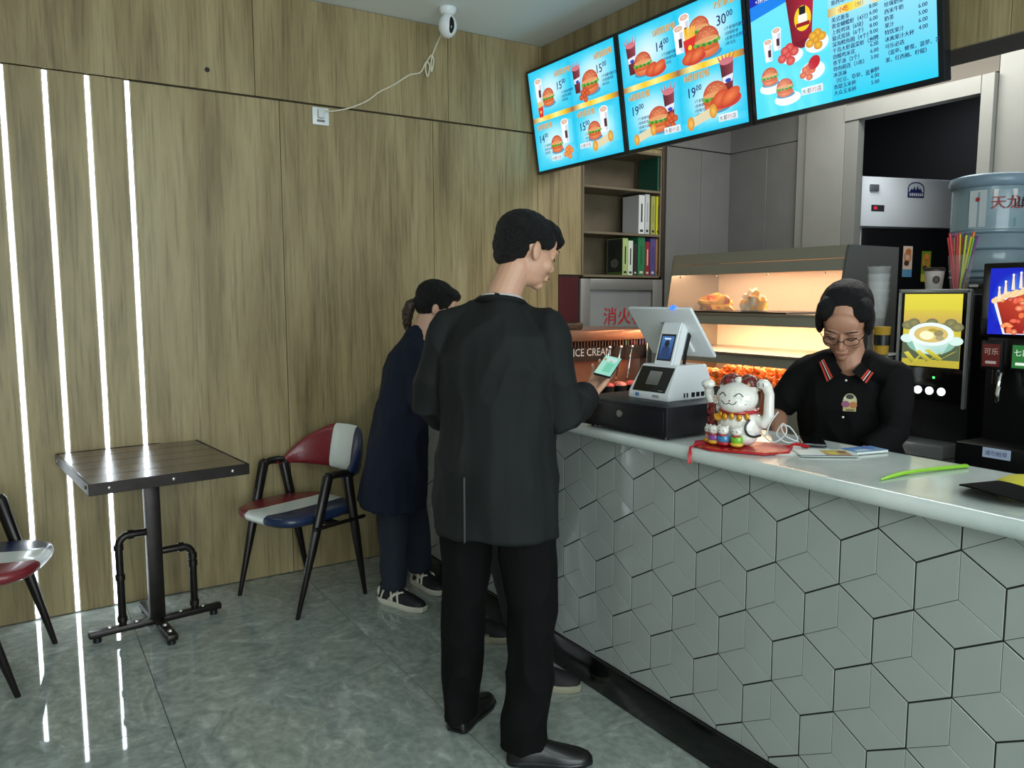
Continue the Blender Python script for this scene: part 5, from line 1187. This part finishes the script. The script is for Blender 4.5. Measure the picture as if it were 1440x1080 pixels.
me, hm = body('body', J, .0055, SKIN2, .9); link('body', me, SKIN2, hp, 180)
BLK = M('black_clothing', (15,15,17), .8)
cloth([([V((1.55,2.66,.66)), V((1.545,2.66,.80)), V((1.54,2.66,.98)), V((1.535,2.655,1.12)), V((1.535,2.655,1.20))], [(.150,.12), (.145,.11), (.145,.11), (.11,.09), (.055,.055)], R3, (False, False))]+
      [([V(J['sh'+s_]), J['el'+s_], V(J['el'+s_]).lerp(V(J['wr'+s_]), .85)], [.055,.048,.040], None) for s_ in 'LR'], BLK, hp, 'jumper', .0075, .006, 9, 3, 4)
cloth([([V(J['hip'+s_]), J['kn'+s_], V(J['an'+s_])+V((0,0,.03))], [.085,.066,.050], None) for s_ in 'LR'], BLK, hp, 'trousers', .007, .006, 9, 4, 4)
for nm_, hl, te in (('L', (1.60,2.96,0), (1.765,2.80,0)), ('R', (1.555,2.495,0), (1.755,2.290,0))):
    so, up, m, L, w_, h = shoe(hp, hl, te, (M('black_knit', (17,17,20), .7), M('ribbed_sole', (150,146,124), .6)), kind='sport', w_=.050, h=.082)
    for k in range(4): b = B(); b.limb([(-.022, L*(.36+.07*k), .104-.012*k), (0, L*(.37+.07*k), .110-.013*k), (.022, L*(.36+.07*k), .104-.012*k)], .003, n=6); b.xf(m); obj('lace', b, BLACK, up)
    for k in range(14): b = B(); b.box((.0505*(.92 if k < 10 else .8), L*(.40+.035*k), .012), (.003, .004, .018)); b.xf(m); obj('sole_rib', b, M('rib_cream', (176,172,150), .6), so, None)
    a = Art(.0003); a.text('V.BECK', 0, 0, .014, (196,196,190), sx=.95, bold=.0006); o_ = a.done('lettering', PRINT, up, rot=(m @ Matrix.Rotation(PI/2, 4, 'Z')).to_euler(), loc=m @ V((.0495, L*.42, .034)))
hair([((0,-.024,.048), (.084,.100,.082), None), ((0,-.055,.005), (.078,.064,.066), None)], HAIR, hp, hm, .005, .004, 40, 8)

# ---- worker behind the counter
F4 = V((-.86,-.51,0)).normalized(); R4_ = V((F4.y, -F4.x, 0))
pd = math.radians(34)
J = dict(R=R4_, pelvis=(2.74,1.86,.88), chest=(2.67,1.83,1.12), neck=(2.605,1.79,1.285), head=(2.545,1.775,1.405), face=tuple(F4*math.cos(pd)+V((0.02,.05,-math.sin(pd)))), up=tuple(F4*math.sin(pd)+V((.06,.0,math.cos(pd)))),
  shR=(2.575,1.945,1.225), elR=(2.555,2.065,1.055), wrR=(2.405,1.935,.985), shL=(2.68,1.645,1.225), elL=(2.66,1.635,1.02), wrL=(2.53,1.70,.90),
  hipL=(2.79,1.78,.86), knL=(2.76,1.77,.48), anL=(2.78,1.76,.085), toeL=(2.63,1.67,.03), hipR=(2.70,1.94,.86), knR=(2.67,1.95,.48), anR=(2.70,1.95,.085), toeR=(2.55,1.86,.03),
  handR=((-.6,-.7,-.3), (-.2,.1,-1), (-.6,-.3,0)), handL=((-.8,.5,-.2), (0,0,-1), (-.2,.9,0)))
wk = thing('person', 'worker with glasses in black polo shirt looking down behind the counter', 'person', (2.72, 1.85, 0))
me, hm = body('body', J, .0036, SKIN, 1.10); link('body', me, M('worker_skin', (176,128,104), .5, var=.05, vscale=12), wk, 180)
POLO = M('black_polo', (12,12,13), .85, spec=.2)
SL, SR, NB = V(J['shL']), V(J['shR']), V(J['neck'])
cloth([([V((2.75,1.865,.80)), V((2.74,1.86,.90)), V((2.70,1.845,1.02)), V((2.665,1.825,1.13)), V((2.635,1.805,1.21)), V((2.61,1.793,1.27))], [(.185,.145), (.18,.14), (.185,.135), (.185,.125), (.145,.10), (.062,.060)], R4_, (False, False)),
       ([NB+V((.01,0,-.02)), (NB+V((.01,0,-.02))).lerp(SR, .6), SR], [.050, .058, .058], None, (True, True)), ([NB+V((.01,0,-.02)), (NB+V((.01,0,-.02))).lerp(SL, .6), SL], [.050, .058, .058], None, (True, True)),
       ([SR, SR.lerp(V(J['elR']), .5), V(J['elR'])+V((.0,-.005,.010))], [.056, .060, .059], None),
       ([SL, SL.lerp(V(J['elL']), .5), J['elL'], V(J['elL']).lerp(V(J['wrL']), .6)], [.056, .060, .054, .05], None)], POLO, wk, 'polo_shirt', .0055, .014, 9, 12, 4)
cloth([([V(J['hip'+s_])+V((0,0,.04)), J['kn'+s_], V(J['an'+s_])], [.10,.075,.06], None) for s_ in 'LR'], TROU, wk, 'trousers', .008, .006, 8, 4, 4)
for s_ in 'LR':
    a_ = V(J['an'+s_]); te = V(J['toe'+s_]); te.z = 0; a_.z = 0; shoe(wk, a_-(te-a_)*.35, te-(a_-te)*.15, (M('black_leather'), BLACK))
hm = hm @ Matrix.Scale(1.10, 4)
hair([((0,-.040,.046), (.084,.096,.082), None), ((0,-.052,.004), (.084,.070,.072), None), ((-.044,.000,.064), (.040,.060,.040), (0,.35,.25)), ((.044,.000,.064), (.040,.060,.040), (0,-.35,-.25))]+[((q*.075,.004,.022), (.016,.040,.056), None) for q in (-1, 1)], HAIR, wk, hm, .0034, .0016, 30, 5)
b = B(); b.ell((0,-.125,.03), (.034,.030,.036)); b.xf(hm); me = remeshed(b, .004, 2, .004, 60, 3, 'hair_bun'); link('hair_bun', me, HAIR, wk, 180)
GLF = M('glasses_rim', (50,40,38), .3, .5)
for q in (-1, 1):
    b = B(); b.limb([(q*.031+.023*math.cos(k*2*PI/18), .094-.006*(math.cos(k*2*PI/18)*q > 0), -.004+.016*math.sin(k*2*PI/18)) for k in range(19)], .0013, n=6); b.xf(hm); g_ = obj('glasses_rim', b, GLF, wk)
    b = B(); b.limb([(q*.053,.090,.002), (q*.072,.05,.002), (q*.080,-.01,.0)], .0013, n=6); b.xf(hm); obj('glasses_arm', b, GLF, wk)
    b = B(); b.limb([(q*.014,.093,.030), (q*.030,.092,.034), (q*.047,.080,.029)], [.0018,.0028,.0018], n=8); b.xf(hm); obj('eyebrow', b, BROWNH, wk)
    b = B(); b.limb([(q*.017,.083,.000), (q*.031,.085,-.005), (q*.044,.075,.000)], .0016, n=6); b.xf(hm); obj('eyelashes', b, HAIR, wk)
b = B(); b.limb([(-.009,.096,-.002), (0,.099,0), (.009,.096,-.002)], .0013, n=6); b.xf(hm); obj('glasses_bridge', b, GLF, wk)
b = B(); b.limb([(-.020,.087,-.060), (-.007,.0925,-.058), (0,.092,-.060), (.007,.0925,-.058), (.020,.087,-.060)], [.0016,.0036,.0034,.0036,.0016], n=8); b.xf(hm); obj('lips', b, M('lips_dark', (140,80,74), .5), wk)
# collar flaps with red and white edging
nb = V(J['neck']); fw = V((F4.x*.8, F4.y*.8, -.6)).normalized()
for q in (-1, 1):
    r_ = R4_*q
    A_ = nb+r_*.060+V((0,0,-.005)); B_ = nb+fw*.100+r_*.012; C_ = nb+fw*.115+r_*.062+V((0,0,-.035)); D_ = nb+r_*.098+fw*.02+V((0,0,-.028))
    n_ = (B_-A_).cross(D_-A_).normalized(); n_ = n_ if n_.dot(F4) > 0 else -n_
    b = B(); b.rings([[p+n_*.012 for p in (A_, B_, C_, D_)], [p+n_*.016 for p in (A_, B_, C_, D_)]]); cl = obj('collar', b, POLO, wk, None)
    for k, c in ((.10, (206,60,44)), (.26, (220,214,206)), (.38, (206,60,44))):
        w_ = .05 if k != .26 else .028
        P0 = [D_.lerp(A_, k-w_), C_.lerp(B_, k-w_), C_.lerp(B_, k+w_), D_.lerp(A_, k+w_)]
        b = B(); b.rings([[p+n_*.016 for p in P0], [p+n_*.0175 for p in P0]]); obj('stripe', b, M('stripe_%d' % c[0]+('w' if c[1] > 100 else 'r'), c, .7), cl, None)

for k in range(3):
    b = B(); c_ = nb+fw*(.115+.045*k)+F4*(.030-.004*k)+V((0,0,-.012-.035*k)); b.ell(c_, .0042, n=10, m=8); obj('button', b, CERA, wk)
# cloth badge on the chest (plain shield)
bc = V((2.555, 1.735, 1.115)); nx = V((-.80,-.56,.18)).normalized(); rx = nx.cross(V((0,0,1))).normalized()*-1; uz = rx.cross(nx)*-1
a = Art(.0004); a.oval(0, .004, .024, .030, (196,190,150), (214,206,160)); a.rect(-.022, -.032, .022, -.004, (196,176,120)); a.oval(-.014, -.006, .014, .012, (150,90,120)); a.oval(.012, -.008, .013, .012, (190,120,70)); a.oval(0, .022, .013, .009, (60,56,50)); a.rect(-.012, -.030, .016, -.024, (120,110,70))
BADGE = (a, bc, nx, rx, uz)
# the figures were modelled in place: hang their parts on the empties at their feet
shirt = [o for o in wk.children if o.name.startswith('polo_shirt')][0]
def on_shirt(px_dir):
    hit, p, n_, i = shirt.ray_cast(V((0,0,1.5)), V(px_dir).normalized()); return (p, n_) if hit else (None, None)
p, n_ = on_shirt((0.8193, 0.5601, -0.1224))
if p is not None:
    zz = (V((0,0,1))-n_*n_.z).normalized(); xx = zz.cross(n_)*1.0
    mm = Matrix((xx, -n_, zz)).transposed().to_4x4()
    mm.translation = p+n_*.004
    BADGE[0].done('badge', PRINT, wk, rot=mm.to_euler(), loc=mm.translation)
for p_ in (man, wm, hp, wk):
    for ch in p_.children: ch.location = ch.location - p_.location
